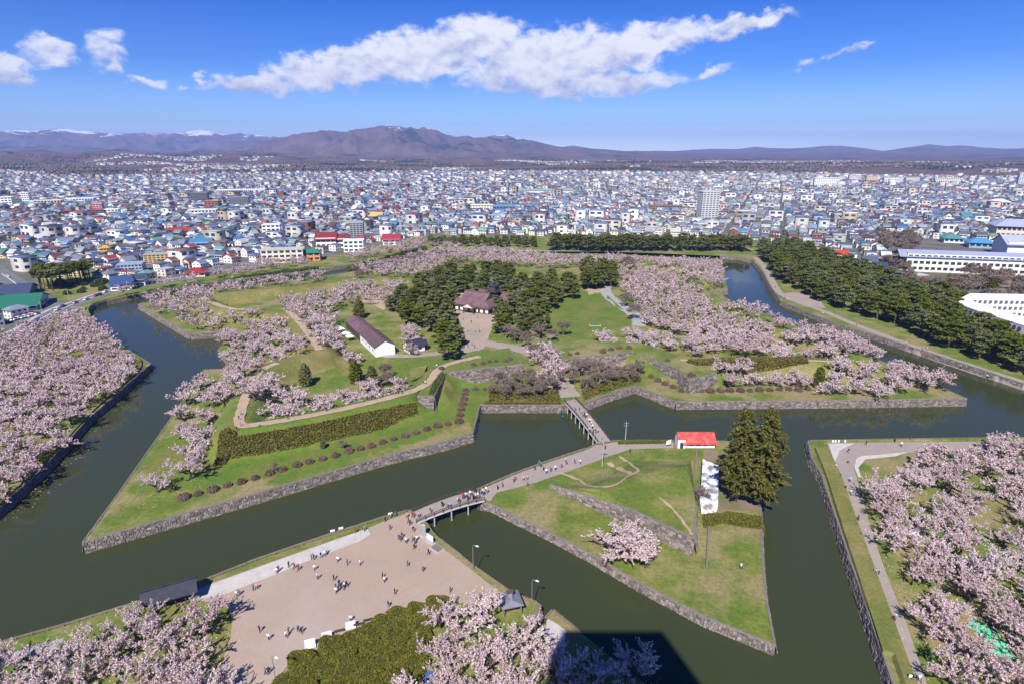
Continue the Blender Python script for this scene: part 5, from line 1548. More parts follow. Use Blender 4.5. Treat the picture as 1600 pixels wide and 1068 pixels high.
# window bands on the houses within about 1.6 km
ids = np.where(rest & (dist < 1700))[0]
GVs = []
for face in range(4):
    for fl in (.22, .66):
        for xo in ((-.24, .24) if face % 2 == 0 else (0,)):
            wv = np.array([(xo - .15, fl), (xo + .15, fl), (xo + .15, fl + .2), (xo - .15, fl + .2)])
            hx_ = wv[:, 0][None] * (sxs if face % 2 == 0 else sys_)[ids][:, None]
            off = ((sys_ if face % 2 == 0 else sxs)[ids][:, None] / 2 + .06)
            hz_ = wv[:, 1][None] * hgt[ids][:, None]
            lx, ly = {0: (hx_, -off + 0 * hx_), 1: (off + 0 * hx_, hx_), 2: (-hx_, off + 0 * hx_), 3: (-off + 0 * hx_, -hx_)}[face]
            c_, s_ = np.cos(rzs[ids])[:, None], np.sin(rzs[ids])[:, None]
            GVs.append(np.stack([lx * c_ - ly * s_ + pts[ids, 0][:, None], lx * s_ + ly * c_ + pts[ids, 1][:, None], hz_ + ZO], 2).reshape(-1, 3))
GVs = np.concatenate(GVs)
go_ = mesh('far_house_glazing', GVs, np.arange(len(GVs)).reshape(-1, 4), M['glass'])
go_.parent = ho; go_['kind'] = 'stuff'
print('houses', n)

# ---- far scatter: hamlets, woods, trees between the houses
def blobs(cen, size, rng, flat=1.0):
    o = np.array([(1, 0, 0), (-.5, .87, 0), (-.5, -.87, 0), (0, 0, 1.0), (0, 0, -.5), (.4, -.5, .6), (-.6, .1, .7)])
    f = np.array([(0, 1, 6), (1, 2, 6), (2, 5, 6), (5, 3, 6), (0, 3, 5), (0, 6, 3), (2, 0, 5), (1, 0, 4), (2, 1, 4), (0, 2, 4)])
    n = len(cen)
    a = rng.uniform(0, 6.28, n)
    q = o[None] * (1 + rng.uniform(-.3, .3, (n, 7, 1))) * np.asarray(size).reshape(-1, 1, 1)
    X_ = q[:, :, 0] * np.cos(a)[:, None] - q[:, :, 1] * np.sin(a)[:, None]
    Y_ = q[:, :, 0] * np.sin(a)[:, None] + q[:, :, 1] * np.cos(a)[:, None]
    return (np.stack([X_, Y_, q[:, :, 2] * flat], 2) + cen[:, None]).reshape(-1, 3), (f[None] + (np.arange(n) * 7)[:, None, None]).reshape(-1, 3)
a = rng.uniform(-.85, .85, 26000); r = rng.uniform(2680, 5600, 26000) 
x, y = r * np.sin(a), r * np.cos(a)
wd = fbm(x / 420, y / 420, 51, 4)
hm_ = fbm(x / 330, y / 330, 77, 3)
wk = wd > .47
cen = np.stack([x[wk], y[wk], np.maximum(hillz(x[wk], y[wk]), ZO) + 2.5], 1)
V, F = blobs(cen, rng.uniform(4, 8, len(cen)), rng)
ev = fbm(cen[:, 0] / 240, cen[:, 1] / 240, 91, 3) > .57
cb = np.where(ev[:, None], np.array((.025, .04, .022)), np.array((.150, .112, .085))) * rng.uniform(.6, 1.4, (len(cen), 1))
tag(mesh('far_woods', V, F, M['house'], cols=np.repeat(cb, 10, 0)), 'brown and dark green woods covering the foothills', 'woods', kind='stuff')
hk = (hm_ > .635) & (wd < .56) & (r < 5200) | (r < 2850) & (rng.random(len(r)) < .5)
cen = np.stack([x[hk], y[hk], np.maximum(hillz(x[hk], y[hk]), ZO)], 1)
b, f, nw = TM[2]
m_ = len(cen)
Q = b[None] * np.stack([rng.uniform(8, 22, m_), rng.uniform(8, 14, m_), rng.uniform(5, 9, m_)], 1)[:, None]
V = (Q + cen[:, None]).reshape(-1, 3)
F = (f[None] + (np.arange(m_) * len(b))[:, None, None]).reshape(-1, 4)
cw = np.array(WALLC)[rng.integers(0, 11, m_)] * rng.uniform(.45, .95, (m_, 1)); cr_ = np.array(ROOFC)[rng.integers(0, len(ROOFC), m_)]
tag(mesh('far_hamlets', V, F, M['house'], cols=np.concatenate([np.repeat(cw[:, None], nw, 1), np.repeat(cr_[:, None], len(f) - nw, 1)], 1).reshape(-1, 3)),
    'tiny white houses of hamlets scattered over the foothills', 'houses', kind='stuff')
k = rng.integers(0, n, 9000)
cen = np.c_[pts[k] + rng.normal(scale=6.5, size=(len(k), 2)), np.full(len(k), ZO)]
cen = np.repeat(cen, 4, 0) + np.c_[rng.normal(scale=1.1, size=(len(k) * 4, 2)), rng.uniform(1.5, 4.5, len(k) * 4)]
V, F = blobs(cen, rng.uniform(.9, 1.9, len(cen)), rng)
cb = np.where((rng.random(len(k)) > .6)[:, None], np.array((.05, .075, .025)), np.array((.13, .10, .065)))
cb = np.repeat(cb, 4, 0) * rng.uniform(.7, 1.3, (len(cen), 1))
tag(mesh('garden_trees', V, F, M['house'], cols=np.repeat(cb, 10, 0)), 'small garden trees and shrubs between the houses of the town', 'trees', kind='stuff')
# the creek with its strip of green through the town
V, F = cdt(PARKL, [], [], 8)
mesh('park_lawn', np.c_[V, np.full(len(V), ZO + .05)], F, M['grass'])['kind'] = 'structure'
strip('green_strip', None, 16, M['grass'], .08, world=poly([(0, 385), (20, 376), (62, 354), (95, 342), (138, 328), (150, 322)], ZO))
# ================================================================== buildings inside the moat
def frame2(a, b):
    """local frame with x along a->b, y to the left of it"""
    a, b = np.array(a, float), np.array(b, float)
    t = (b - a) / np.linalg.norm(b - a)
    return a, math.atan2(t[1], t[0]), float(np.linalg.norm(b - a))
def gable_seg(x0, x1, y0, y1, zb, ze, zr, wallm, roofm, parent, over=.5, ridge_x=True, endwalls=True, nm=('wall', 'roof')):
    w = MB(); r = MB()
    ym = (y0 + y1) / 2
    w.add([(x0, y0, zb), (x1, y0, zb), (x1, y0, ze), (x0, y0, ze)], [(0, 1, 2, 3)])
    w.add([(x1, y1, zb), (x0, y1, zb), (x0, y1, ze), (x1, y1, ze)], [(0, 1, 2, 3)])
    w.add([(x1, y0, zb), (x1, y1, zb), (x1, y1, ze), (x1, ym, zr), (x1, y0, ze)], [(0, 1, 2, 3, 4)])
    w.add([(x0, y1, zb), (x0, y0, zb), (x0, y0, ze), (x0, ym, zr), (x0, y1, ze)], [(0, 1, 2, 3, 4)])
    th = .22
    k = (zr - ze) / (ym - y0) * over
    for sg in (-1, 1):
        ya = y0 - over if sg < 0 else y1 + over
        V = [(x0 - over * .6, ya, ze - k + .04), (x1 + over * .6, ya, ze - k + .04), (x1 + over * .6, ym, zr + .04), (x0 - over * .6, ym, zr + .04)]
        V += [(x, y, z + th) for x, y, z in V]
        F = [(4, 5, 6, 7), (3, 2, 1, 0), (0, 1, 5, 4), (1, 2, 6, 5), (3, 0, 4, 7)]
        r.add(V, F if sg < 0 else [f[::-1] for f in F])
    r.box((x0 + x1) / 2, ym, zr + .1, x1 - x0 + over * 1.25, .5, .3)
    a = w.build(nm[0], wallm, parent); b = r.build(nm[1], roofm, parent)
    return a, b
def door_box(p, x, y, z, sx, sy, h, m, nm, rz=0):
    b = MB(); b.box(x, y, z, sx, sy, h, rz); return b.build(nm, m, p)

# ---- white storehouse with three roof sections
A, rz, wd = frame2(P(587, 556.5, 4.1), P(615, 550, 4.1))
st = empty('storehouse', (A[0], A[1], 4.0), rz, 'long white plastered storehouse with brown tiled roof sections', 'storehouse')
far = np.array(P(540, 511, 4.1)); dpt = float(np.linalg.norm(far - A))
def rot_empty_local(p):                                             # world -> local of an empty rotated by rz at A
    d = np.array(p) - A
    return d[0] * math.cos(rz) + d[1] * math.sin(rz), -d[0] * math.sin(rz) + d[1] * math.cos(rz)
# sections run along local y; build along x in a turned part frame instead
fx, fy = rot_empty_local(far)
ang = math.atan2(fy, fx)
def turn(o):
    o.rotation_euler = (0, 0, ang); return o
L1 = dpt * .47; L2 = dpt * .74
for (s0, s1, zb_, ze, zr, wm, rm, ins) in [(0, L1, -.3, 4.2, 6.6, M['plaster'], M['brown_roof'], 0), (L1 + .05, L2, -.3, 3.7, 5.9, M['wood_dark'], M['purple_roof'], .25), (L2 + .3, dpt, -.3, 3.6, 5.6, M['wood_dark'], M['purple_roof'], .35)]:
    for o in gable_seg(s0, s1, -wd + ins, -ins, zb_, ze, zr, wm, rm, st): turn(o)
for k in range(4):
    turn(door_box(st, L1 * (.15 + .22 * k), 0.02, 1.6, .9, .12, .9, M['glass'], 'window'))
turn(door_box(st, -.03, -wd * .5, 0, .12, 2.0, 2.4, M['white'], 'door'))

# ---- small dark roofed house
A, rz, wd = frame2(P(640, 551, 4.1), P(664, 546, 4.1))
sm = empty('keeper_house', (A[0], A[1], 4.0), rz, 'small house with a black roof between storehouse and pines', 'house')
gable_seg(0, wd, 0, 6.0, -.3, 2.7, 4.6, M['plaster'], M['dark_roof'], sm, .7)
for o in gable_seg(wd * .55, wd + 2.2, 1.2, 4.4, -.3, 2.2, 3.6, M['wood_dark'], M['dark_roof'], sm, .4, nm=('annex_wall', 'annex_roof')): pass
door_box(sm, wd * .3, -.05, 0, 1.6, .12, 2.0, M['wood_dark'], 'door'); door_box(sm, wd * .7, -.05, .9, 1.5, .12, 1.0, M['glass'], 'window')

# ---- magistrate's office
A, rz, wd = frame2(P(705, 473.5, 8.0), P(764, 482, 8.0))
of = empty('office_hall', (A[0], A[1], 4.1), rz, 'old wooden office hall with great red brown tiled roofs and a drum tower', 'hall')
def irimoya(x0, x1, y0, y1, ze, zr, m, nm, parent, gab=.55, th=.25, ridge=True):
    """hip-and-gable roof"""
    ym = (y0 + y1) / 2; inset = (y1 - y0) / 2 * gab
    zg = ze + (zr - ze) * .45
    gx0, gx1 = x0 + inset, x1 - inset
    gy0, gy1 = y0 + (ym - y0) * .45, y1 - (y1 - ym) * .45
    r = MB()
    up = lambda q: [(x, y, z) for x, y, z in q]
    V = [(x0, y0, ze), (x1, y0, ze), (x1, y1, ze), (x0, y1, ze), (gx0, gy0, zg), (gx1, gy0, zg), (gx1, gy1, zg), (gx0, gy1, zg),
         (gx0 - .3, ym, zr), (gx1 + .3, ym, zr)]
    # slightly concave eaves: middle points lowered
    r.add(up(V), [(0, 1, 5, 4), (1, 2, 6, 5), (2, 3, 7, 6), (3, 0, 4, 7), (4, 5, 9, 8), (6, 7, 8, 9), (5, 6, 9), (7, 4, 8)])
    r.add([(x0, y0, ze - th), (x1, y0, ze - th), (x1, y1, ze - th), (x0, y1, ze - th), (x0, y0, ze), (x1, y0, ze), (x1, y1, ze), (x0, y1, ze)],
          [(3, 2, 1, 0), (0, 1, 5, 4), (1, 2, 6, 5), (2, 3, 7, 6), (3, 0, 4, 7)])
    o = r.build(nm, m, parent)
    if ridge:
        b = MB(); b.box((gx0 + gx1) / 2, ym, zr - .1, gx1 - gx0 + 1.0, .6, .55); link(bpy.data.objects.new('ridge', b.data('ridge', M['brown_roof'])), o)
    return o
def hall_walls(x0, x1, y0, y1, h):
    b = MB(); b.box((x0 + x1) / 2, (y0 + y1) / 2, -.3, x1 - x0, y1 - y0, h + .3); b.build('wall', M['wood_dark'], of)
    b = MB(); b.box((x0 + x1) / 2, (y0 + y1) / 2, h * .55, x1 - x0 + .06, y1 - y0 + .06, h * .28); b.build('plaster_band', M['cream'], of)
hall_walls(1.6, wd - 1.6, 1.8, 14.5, 4.0)
irimoya(0, wd, 0, 16.5, 4.0, 10.2, M['purple_roof'], 'roof', of)
hall_walls(-1.5, 4, 3.5, 9, 3.0); irimoya(-3.0, 5, 2.2, 10.5, 3.0, 5.4, M['purple_roof'], 'side_roof', of)
hall_walls(3, wd + 5, 17, 27, 3.8); irimoya(1.5, wd + 6.5, 15.6, 29, 3.9, 8.2, M['purple_roof'], 'rear_roof', of)
# entrance porch with its own gable
pr = MB(); px0, px1 = wd * .36, wd * .66
pr.add([(px0, -2.6, 3.3), ((px0 + px1) / 2, -2.6, 5.6), (px1, -2.6, 3.3), (px0, 6, 3.3), ((px0 + px1) / 2, 6, 5.6), (px1, 6, 3.3), (px0, -2.6, 3.05), (px1, -2.6, 3.05)],
       [(0, 1, 4, 3), (1, 2, 5, 4), (6, 7, 2, 1, 0)])
pr.build('porch_roof', M['purple_roof'], of)
for xx in (px0 + .5, px1 - .5):
    door_box(of, xx, -2.0, -.3, .35, .35, 3.4, M['wood_dark'], 'porch_post')
gm = MB(); gm.add([(px0 + .4, -2.64, 3.3), (px1 - .4, -2.64, 3.3), ((px0 + px1) / 2, -2.64, 5.2)], [(0, 1, 2)]); gm.build('porch_gable', M['cream'], of)
for k in range(7):
    door_box(of, 2.6 + k * (wd - 5.2) / 6, 1.72, .3, 1.7, .12, 1.6, M['plaster'], 'paper_screen')
tx, ty = wd * .72, 16.8
b = MB(); b.box(tx, ty, 5, 4.2, 4.2, 8.2); b.build('drum_tower', M['wood_dark'], of)
irimoya(tx - 3.4, tx + 3.4, ty - 3.4, ty + 3.4, 9.6, 10.9, M['dark_roof'], 'tower_lower_roof', of, .9, .2, False)
b = MB(); b.box(tx, ty, 10.4, 3.0, 3.0, 2.6); b.build('tower_lantern', M['wood_dark'], of)
irimoya(tx - 2.6, tx + 2.6, ty - 2.6, ty + 2.6, 12.8, 14.8, M['dark_roof'], 'tower_roof', of, .8, .2)

# ---- red roofed house on the ravelin
A, rz, wd = frame2(P(1060, 699.5, ZR), P(1117, 699.5, ZR))
rh_ = empty('boat_house', (A[0], A[1], ZR), rz, 'low white house with a bright red metal roof on the ravelin', 'house')
gable_seg(1.6, wd, 0.2, 6.0, -.2, 1.9, 3.6, M['white'], M['red_roof'], rh_, .75)
gable_seg(-.3, 2.1, -.1, 3.4, -.2, 3.3, 4.3, M['white'], M['red_roof'], rh_, .25, nm=('entrance_wall', 'entrance_roof'))
door_box(rh_, .9, -.16, 0, 1.0, .12, 2.0, M['glass'], 'door')
for k in range(3): door_box(rh_, 4 + k * 2.2, .14, .8, 1.4, .12, 1.0, M['glass'], 'window')
# banner beside it
x, y = P(1048, 697, ZR)
bn = empty('banner', (x, y, ZR), 0, 'white and yellow banner beside the red roofed house', 'banner')
b = MB(); b.tube([(0, 0, 0), (0, 0, 2.6)], .04, 6); b.build('pole', M['steel'], bn)
b = MB(); b.add([(0, 0, 2.5), (-1.5, -.2, 2.0), (-1.6, -.3, .7), (0, 0, 1.0)], [(0, 1, 2, 3)]); b.add([(0, .03, 2.5), (-1.5, -.17, 2.0), (-1.6, -.27, .7), (0, .03, 1.0)], [(3, 2, 1, 0)]); b.build('cloth', M['white'], bn)
b = MB(); b.add([(-.3, -.1, 2.2), (-.9, -.2, 1.9), (-.9, -.2, 1.3), (-.3, -.1, 1.5)], [(0, 1, 2, 3)]); b.build('yellow_patch', mat('yellow_cloth', (.75, .6, .06)), bn)

# ---- white covered trellis
x, y = P(1108, 765, ZR + 2.2)
tr = empty('trellis_cover', (x, y, ZR), 0, 'white sheeting stretched over a wisteria trellis beside the twin conifers', 'trellis')
top = [np.array(P(*p, ZR + 2.3)) - (x, y) for p in [(1098, 716), (1123, 727), (1122, 790), (1094, 782)]]
b = MB(); NX, NY = 7, 16
V = []
for j in range(NY + 1):
    for i in range(NX + 1):
        s_, t_ = i / NX, j / NY
        p = (top[0] * (1 - s_) + top[1] * s_) * (1 - t_) + (top[3] * (1 - s_) + top[2] * s_) * t_
        V.append((p[0], p[1], 2.3 + .14 * math.sin(i * 2.1 + j) * math.cos(j * 1.3)))
e0, e1 = [np.array(P(*p, ZR + .3)) - (x, y) for p in [(1096, 803), (1122, 799)]]
n0 = len(V)
for i in range(NX + 1):
    p = e0 * (1 - i / NX) + e1 * (i / NX); V.append((p[0], p[1], .35))
F = [(j * (NX + 1) + i, j * (NX + 1) + i + 1, (j + 1) * (NX + 1) + i + 1, (j + 1) * (NX + 1) + i) for j in range(NY) for i in range(NX)]
F += [(NY * (NX + 1) + i, NY * (NX + 1) + i + 1, n0 + i + 1, n0 + i) for i in range(NX)]
mesh('sheeting', V, [f[::-1] for f in F], M['tarp'], tr, smooth=True)
for c_ in top:
    b = MB(); b.tube([(c_[0], c_[1], 0), (c_[0], c_[1], 2.3)], .08, 6); b.build('post', M['wood'], tr)

# ---- shelter by the plaza
A, rz, wd = frame2(P(222, 946, ZO + 2.6), P(306, 922, ZO + 2.6))
sl = empty('shelter', (A[0], A[1], ZO), rz, 'long open shelter with a dark roof at the moat edge', 'shelter')
w_, r_ = gable_seg(0, wd, 0, 4.6, 2.3, 2.6, 3.9, M['wood_dark'], M['dark_roof'], sl, .5, nm=('beam_frame', 'roof'))
for k in range(6):
    for yy in (.2, 4.4):
        door_box(sl, .3 + k * (wd - .6) / 5, yy, -.1, .22, .22, 2.5, M['wood_dark'], 'post')
# ---- small pavilion
A, rz, wd = frame2(P(786, 950, ZO + 2.4), P(816, 944, ZO + 2.4))
pv = empty('rest_pavilion', (A[0], A[1], ZO), rz, 'small rest pavilion with a grey hipped roof by the lamp post', 'pavilion')
irimoya(-.3, wd + .3, -.3, 4.3, 2.5, 4.2, M['grey_roof'], 'roof', pv, .9, .18)
for xx in (.2, wd - .2):
    for yy in (.2, 3.8): door_box(pv, xx, yy, -.1, .2, .2, 2.6, M['wood'], 'post')
door_box(pv, wd / 2, 2, .1, wd * .6, .5, .35, M['wood'], 'bench')

# ================================================================== bridges
def bridge(aL, aR, bL, bR, z, label, npier, zp=0):
    aL, aR, bL, bR = [np.array(P(*p, z)) for p in (aL, aR, bL, bR)]
    root = empty('footbridge', (*((aL + aR) / 2), z), 0, label, 'bridge')
    o = (aL + aR) / 2
    L = lambda p, zz=0.0: (p[0] - o[0], p[1] - o[1], zz)
    Nn = 14
    V, F = [], []
    for i in range(Nn + 1):
        t = i / Nn; zz = .55 * math.sin(math.pi * t)
        for p in (aL * (1 - t) + bL * t, aR * (1 - t) + bR * t):
            V += [L(p, zz), L(p, zz - .35)]
    for i in range(Nn):
        k = i * 4
        F += [(k, k + 2, k + 6, k + 4), (k + 1, k + 5, k + 7, k + 3), (k, k + 4, k + 5, k + 1), (k + 2, k + 3, k + 7, k + 6)]
    F += [(0, 1, 3, 2), (Nn * 4, Nn * 4 + 2, Nn * 4 + 3, Nn * 4 + 1)]
    nrm = np.cross((bL - aL), (aR - aL))
    mesh('deck', V, F if nrm < 0 else [f[::-1] for f in F], [M['walk']], root)
    for s_, (p, q) in enumerate(((aL, bL), (aR, bR))):
        for hh, rr_ in ((1.0, .09), (.6, .06)):
            b_ = MB(); b_.tube([L(p * (1 - t) + q * t, .55 * math.sin(math.pi * t) + hh) for t in np.linspace(0, 1, 15)], rr_, 6); b_.build('handrail', M['wood_dark'], root)
        fb = MB(); dirn = (q - p) / np.linalg.norm(q - p)
        nside = np.array((dirn[1], -dirn[0])) * (1 if s_ else -1) * (1 if nrm < 0 else -1)
        pts_ = [L(p * (1 - t) + q * t + nside * .06, .55 * math.sin(math.pi * t) - .22) for t in np.linspace(0, 1, 15)]
        fb.tube(pts_, .2, 4); fb.build('girder', M['concrete'], root)
        m_ = int(np.linalg.norm(q - p) / 2.2)
        pm = None
        for i in range(m_ + 1):
            t = i / m_
            if pm is None:
                b_ = MB(); b_.box(0, 0, -.1, .2, .2, 1.25, top=.9); pm = b_.data('post', M['wood_dark'])
            inst('post', pm, root, L(p * (1 - t) + q * t, .55 * math.sin(math.pi * t)))
    for i in range(npier):
        t = (i + 1) / (npier + 1)
        p, q = aL * (1 - t) + bL * t, aR * (1 - t) + bR * t
        b_ = MB()
        for s_ in (.02, .5, .98):
            c_ = p * (1 - s_) + q * s_
            b_.tube([L(c_, -z - .3), L(c_, -.2)], .2, 6)
        b_.tube([L(p, -.45 + .5 * math.sin(math.pi * t)), L(q, -.45 + .5 * math.sin(math.pi * t))], .18, 6)
        b_.build('pier', M['concrete'], root)
    return root
bridge((644, 800), (651, 816), (739, 766), (757, 781), 2.75, 'wooden footbridge from the sandy plaza to the ravelin', 3)
bridge((881, 627), (899, 623), (934, 691), (953, 688), 2.9, 'wooden footbridge from the ravelin to the fort gate', 7)

# ================================================================== fences, posts, lamps, signs
def fence(px, z, label, h=.8, step=2.2, rail=.045, m='wood', lift=None):
    pts_ = resample(np.array([P(u, v, z) for u, v in px]), step)
    root = empty('bank_fence', (*pts_[0], z), 0, label, 'fence')
    o = pts_[0]
    for hh in (h * .9, h * .5):
        b_ = MB(); b_.tube([(p[0] - o[0], p[1] - o[1], hh) for p in pts_], rail, 5); b_.build('rail', M[m], root)
    b_ = MB(); b_.box(0, 0, -.1, .13, .13, h + .1); pm = b_.data('post', M[m])
    for p in pts_:
        inst('post', pm, root, (p[0] - o[0], p[1] - o[1], 0))
    return root
fence([(-60, 1026), (0, 1006), (100, 978), (205, 946)], ZO, 'low bank fence beside the path below the shelter cherries')
fence([(312, 911), (400, 876), (500, 842), (600, 810), (636, 799)], ZO, 'low bank fence behind the pale gravel strip of the plaza')
fence([(682, 842), (712, 863), (740, 886), (800, 928), (832, 940)], ZO, 'low bank fence beside the lamp post of the plaza')
fence([(866, 956), (905, 988)], ZO, 'short bank fence beside the gravel apron')
fence([(752, 763), (800, 742), (860, 720), (915, 702)], ZR, 'low fence along the moat side of the ravelin path')
fence([(1266, 690), (1440, 687), (1600, 685)], ZO, 'low bank fence behind the picnic grove path')
def pole(u, v, h, label, kind='lamp', z=ZO, grp=None):
    x, y = P(u, v, z)
    z = gz(x, y)
    root = empty('lamp_post' if kind == 'lamp' else 'utility_pole', (x, y, z), 0, label, 'lamp post' if kind == 'lamp' else 'pole', grp)
    if kind == 'lamp':
        b_ = MB(); b_.tube([(0, 0, -.2), (0, 0, h - .4), (.15, -.1, h), (.8, -.4, h + .05)], [.09, .07, .06, .05], 6); b_.build('post', M['steel'], root)
        b_ = MB(); b_.box(1.0, -.5, h - .02, .7, .3, .16, -.46, top=.8); b_.build('lamp_head', M['white'], root)
    else:
        b_ = MB(); b_.tube([(0, 0, -.3), (0, 0, h)], [.16, .1], 7); b_.build('post', M['concrete'], root)
        for k in range(2 if kind == 'wire' else 1):
            c_ = MB(); c_.box(0, 0, h - .7 - k * .8, 1.7, .1, .12); c_.build('crossarm', M['steel'], root)
        if kind == 'speaker':
            for sx in (-.45, .45):
                c_ = MB(); c_.tube([(sx, 0, h - .3), (sx * 1.5, -.4, h - .35)], [.1, .32], 8); c_.build('horn_speaker', M['steel'], root)
    return root
pole(739.5, 889, 6.4, 'thin lamp post on the grass strip beside the plaza')
pole(831, 940, 5.6, 'curved lamp post at the drain inlet')
pole(431, 1066, 6.0, 'lamp post at the lawn corner of the plaza')
pole(941, 728, 8.5, 'pole with horn speakers at the path fork of the ravelin', 'speaker', ZR)
pole(977, 689, 7.0, 'pole with crossarms on the ravelin bank by the hedge', 'wire', ZR)
pole(68, 497, 9.5, 'utility pole at the street junction', 'wire'); pole(48, 505, 9.5, 'utility pole beside the cherry grove street', 'wire')
pole(110, 476, 9, 'utility pole before the small street park', 'wire'); pole(270, 441, 9, 'utility pole along the moat street', 'wire')
# monument, boards, benches
def thing_box(name, label, cat, u, v, z, parts, rz=0.0, grp=None):
    x, y = P(u, v, z)
    root = empty(name, (x, y, gz(x, y)), rz, label, cat, grp)
    for (nm, m_, cx, cy_, z0, sx, sy, h, tp) in parts:
        b_ = MB(); b_.box(cx, cy_, z0, sx, sy, h, 0, top=tp); b_.build(nm, M[m_], root)
    return root
thing_box('stone_monument', 'upright stone pillar monument beside the bridge landing', 'monument', 662, 838, ZO, [('plinth', 'concrete', 0, 0, -.1, 1.7, 1.7, .5, .95), ('pillar', 'concrete', 0, 0, .4, .9, .9, 2.9, .85), ('cap', 'concrete', 0, 0, 3.3, .95, .95, .15, .7)], .5)
thing_box('information_board', 'pale information board beside the stone pillar', 'sign', 672, 846, ZO, [('panel', 'white', 0, 0, .5, 2.3, .12, 1.5, 1), ('leg', 'steel', -.9, .1, -.1, .12, .12, 1.2, 1), ('leg', 'steel', .9, .1, -.1, .12, .12, 1.2, 1), ('base', 'concrete', 0, 0, -.1, 2.8, 1.2, .25, .95)], -.75)
thing_box('stone_platform', 'flat grey stone platform at the plaza edge', 'platform', 683, 858, ZO, [('base', 'concrete', 0, 0, -.1, 3.0, 2.2, .5, .95), ('slab', 'coping', 0, 0, .4, 2.4, 1.6, .3, .9)], -.75)
for u, v, lab, h in [(485, 1010, 'white ticket board before the clipped bushes', 1.5), (511, 997, 'white map board before the clipped bushes', 1.3), (548, 980, 'small white board before the clipped bushes', 1.2)]:
    thing_box('notice_board', lab, 'sign', u, v, ZO, [('panel', 'white', 0, 0, .35, 1.9, .1, h, 1), ('leg', 'steel', -.8, .08, -.1, .1, .1, h + .3, 1), ('leg', 'steel', .8, .08, -.1, .1, .1, h + .3, 1), ('shelf', 'white', 0, -.35, .3, 1.9, .7, .08, 1)], .35)
for u, v in [(530, 987), (560, 977), (575, 970)]:
    thing_box('park_bench', 'dark park bench before the clipped bushes', 'bench', u, v, ZO, [('seat', 'wood_dark', 0, 0, .4, 1.8, .5, .08, 1), ('backrest', 'wood_dark', 0, -.25, .48, 1.8, .06, .45, 1), ('leg', 'concrete', -.7, 0, -.05, .12, .4, .45, 1), ('leg', 'concrete', .7, 0, -.05, .12, .4, .45, 1)], .35, 'benches before the clipped bushes')
for u, v in [(520, 833), (533, 829), (610, 806)]:
    thing_box('notice_board', 'small white sign plate on the plaza bank fence', 'sign', u, v, ZO, [('panel', 'white', 0, 0, .55, 1.1, .06, .6, 1), ('leg', 'steel', 0, .06, -.1, .08, .08, .8, 1)], .4, 'sign plates on the bank fence')
for u, v in [(588, 972), (597, 968), (606, 964), (615, 961), (624, 958), (633, 955), (642, 951), (652, 948), (662, 945), (672, 942)]:
    thing_box('stone_bollard', 'low stone bollard at the edge of the clipped bush bed', 'bollard', u, v, ZO, [('shaft', 'coping', 0, 0, -.1, .45, .45, .65, .85), ('cap', 'coping', 0, 0, .55, .4, .4, .12, .6)], .3, 'bollards along the bush bed')
def low_wall(a, b, h, label, z):
    p, q = np.array(P(*a, z)), np.array(P(*b, z)); L_ = float(np.linalg.norm(q - p))
    root = empty('stone_kerb', (*p, gz(*p)), math.atan2(*(q - p)[::-1]), label, 'kerb')
    n_ = int(L_ / 1.2)
    for i in range(n_):
        b_ = MB(); b_.box((i + .5) * L_ / n_, 0, -.1, L_ / n_ - .04, .45, h + rnd.uniform(.05, .15), 0, top=.96); b_.build('kerb_stone', M['coping'], root)
low_wall((1107, 824), (1104, 886), .7, 'dark stone kerb running down the ravelin lawn from the hedge', ZR)
low_wall((1089, 702), (1084, 748), .5, 'brown stone kerb beside the bare pinkish tree', ZR)
# white ducks of stone on the right corner, small markers
for u, v in [(1301, 690), (1305, 690), (1310, 690), (1320, 690)]:
    thing_box('marker_post', 'short white marker on the corner lawn above the moat', 'marker', u, v, ZO, [('shaft', 'white', 0, 0, -.1, .5, .3, .7, .9), ('cap', 'white', 0, 0, .6, .56, .36, .1, .8)], 0, 'white markers on the corner lawn')
tents = mat('white_canvas', (.78, .80, .84), .6)
for k, (u, v) in enumerate([(533, 520), (541, 527), (547, 532)]):
    x, y, z = G(u, v)
    root = empty('canopy_tent', (x, y, z), .6, 'white canopy tent behind the storehouse', 'tent', 'canopy tents behind the storehouse')
    b_ = MB(); b_.add([(-1.8, -1.8, 2.2), (1.8, -1.8, 2.2), (1.8, 1.8, 2.2), (-1.8, 1.8, 2.2), (0, 0, 3.3)], [(0, 1, 4), (1, 2, 4), (2, 3, 4), (3, 0, 4)]); b_.build('canopy', tents, root)
    for sx in (-1.7, 1.7):
        for sy in (-1.7, 1.7):
            b_ = MB(); b_.tube([(sx, sy, -.1), (sx, sy, 2.25)], .05, 5); b_.build('pole', M['steel'], root)
# picnic sheets
def picnic(u, v, sx, sy, c, label, rz):
    x, y = P(u, v, ZO)
    V_ = [((i / 6 - .5) * sx, (j / 5 - .5) * sy, .06 + .05 * math.sin(i * 1.7 + j) * math.cos(j * 2.3)) for j in range(6) for i in range(7)]
    F_ = [(j * 7 + i, j * 7 + i + 1, (j + 1) * 7 + i + 1, (j + 1) * 7 + i) for j in range(5) for i in range(6)]
    o = mesh('picnic_sheet', V_, F_, mat('sheet_' + c, lin(c), .6), smooth=True)
    o.location = (x, y, ZO + .02); o.rotation_euler = (0, 0, rz)
    tag(o, label, 'picnic sheet')
picnic(1537, 984, 3.2, 4.6, '4fc98a', 'bright green picnic sheet with a crowd around it', .5)
picnic(1560, 1012, 3.6, 4.2, '63d39c', 'mint green picnic sheet beside the crowded one', -.3)
picnic(1466, 851, 3.4, 2.4, 'f0c6d6', 'pale pink picnic sheet under the cherries', .3)
picnic(1477, 855, 2.2, 1.8, 'e2559c', 'magenta picnic sheet next to the pale pink one', -.2)
picnic(1432, 831, 3.0, 2.4, 'eef0f4', 'white picnic sheet beside the walled path cherries', .2)
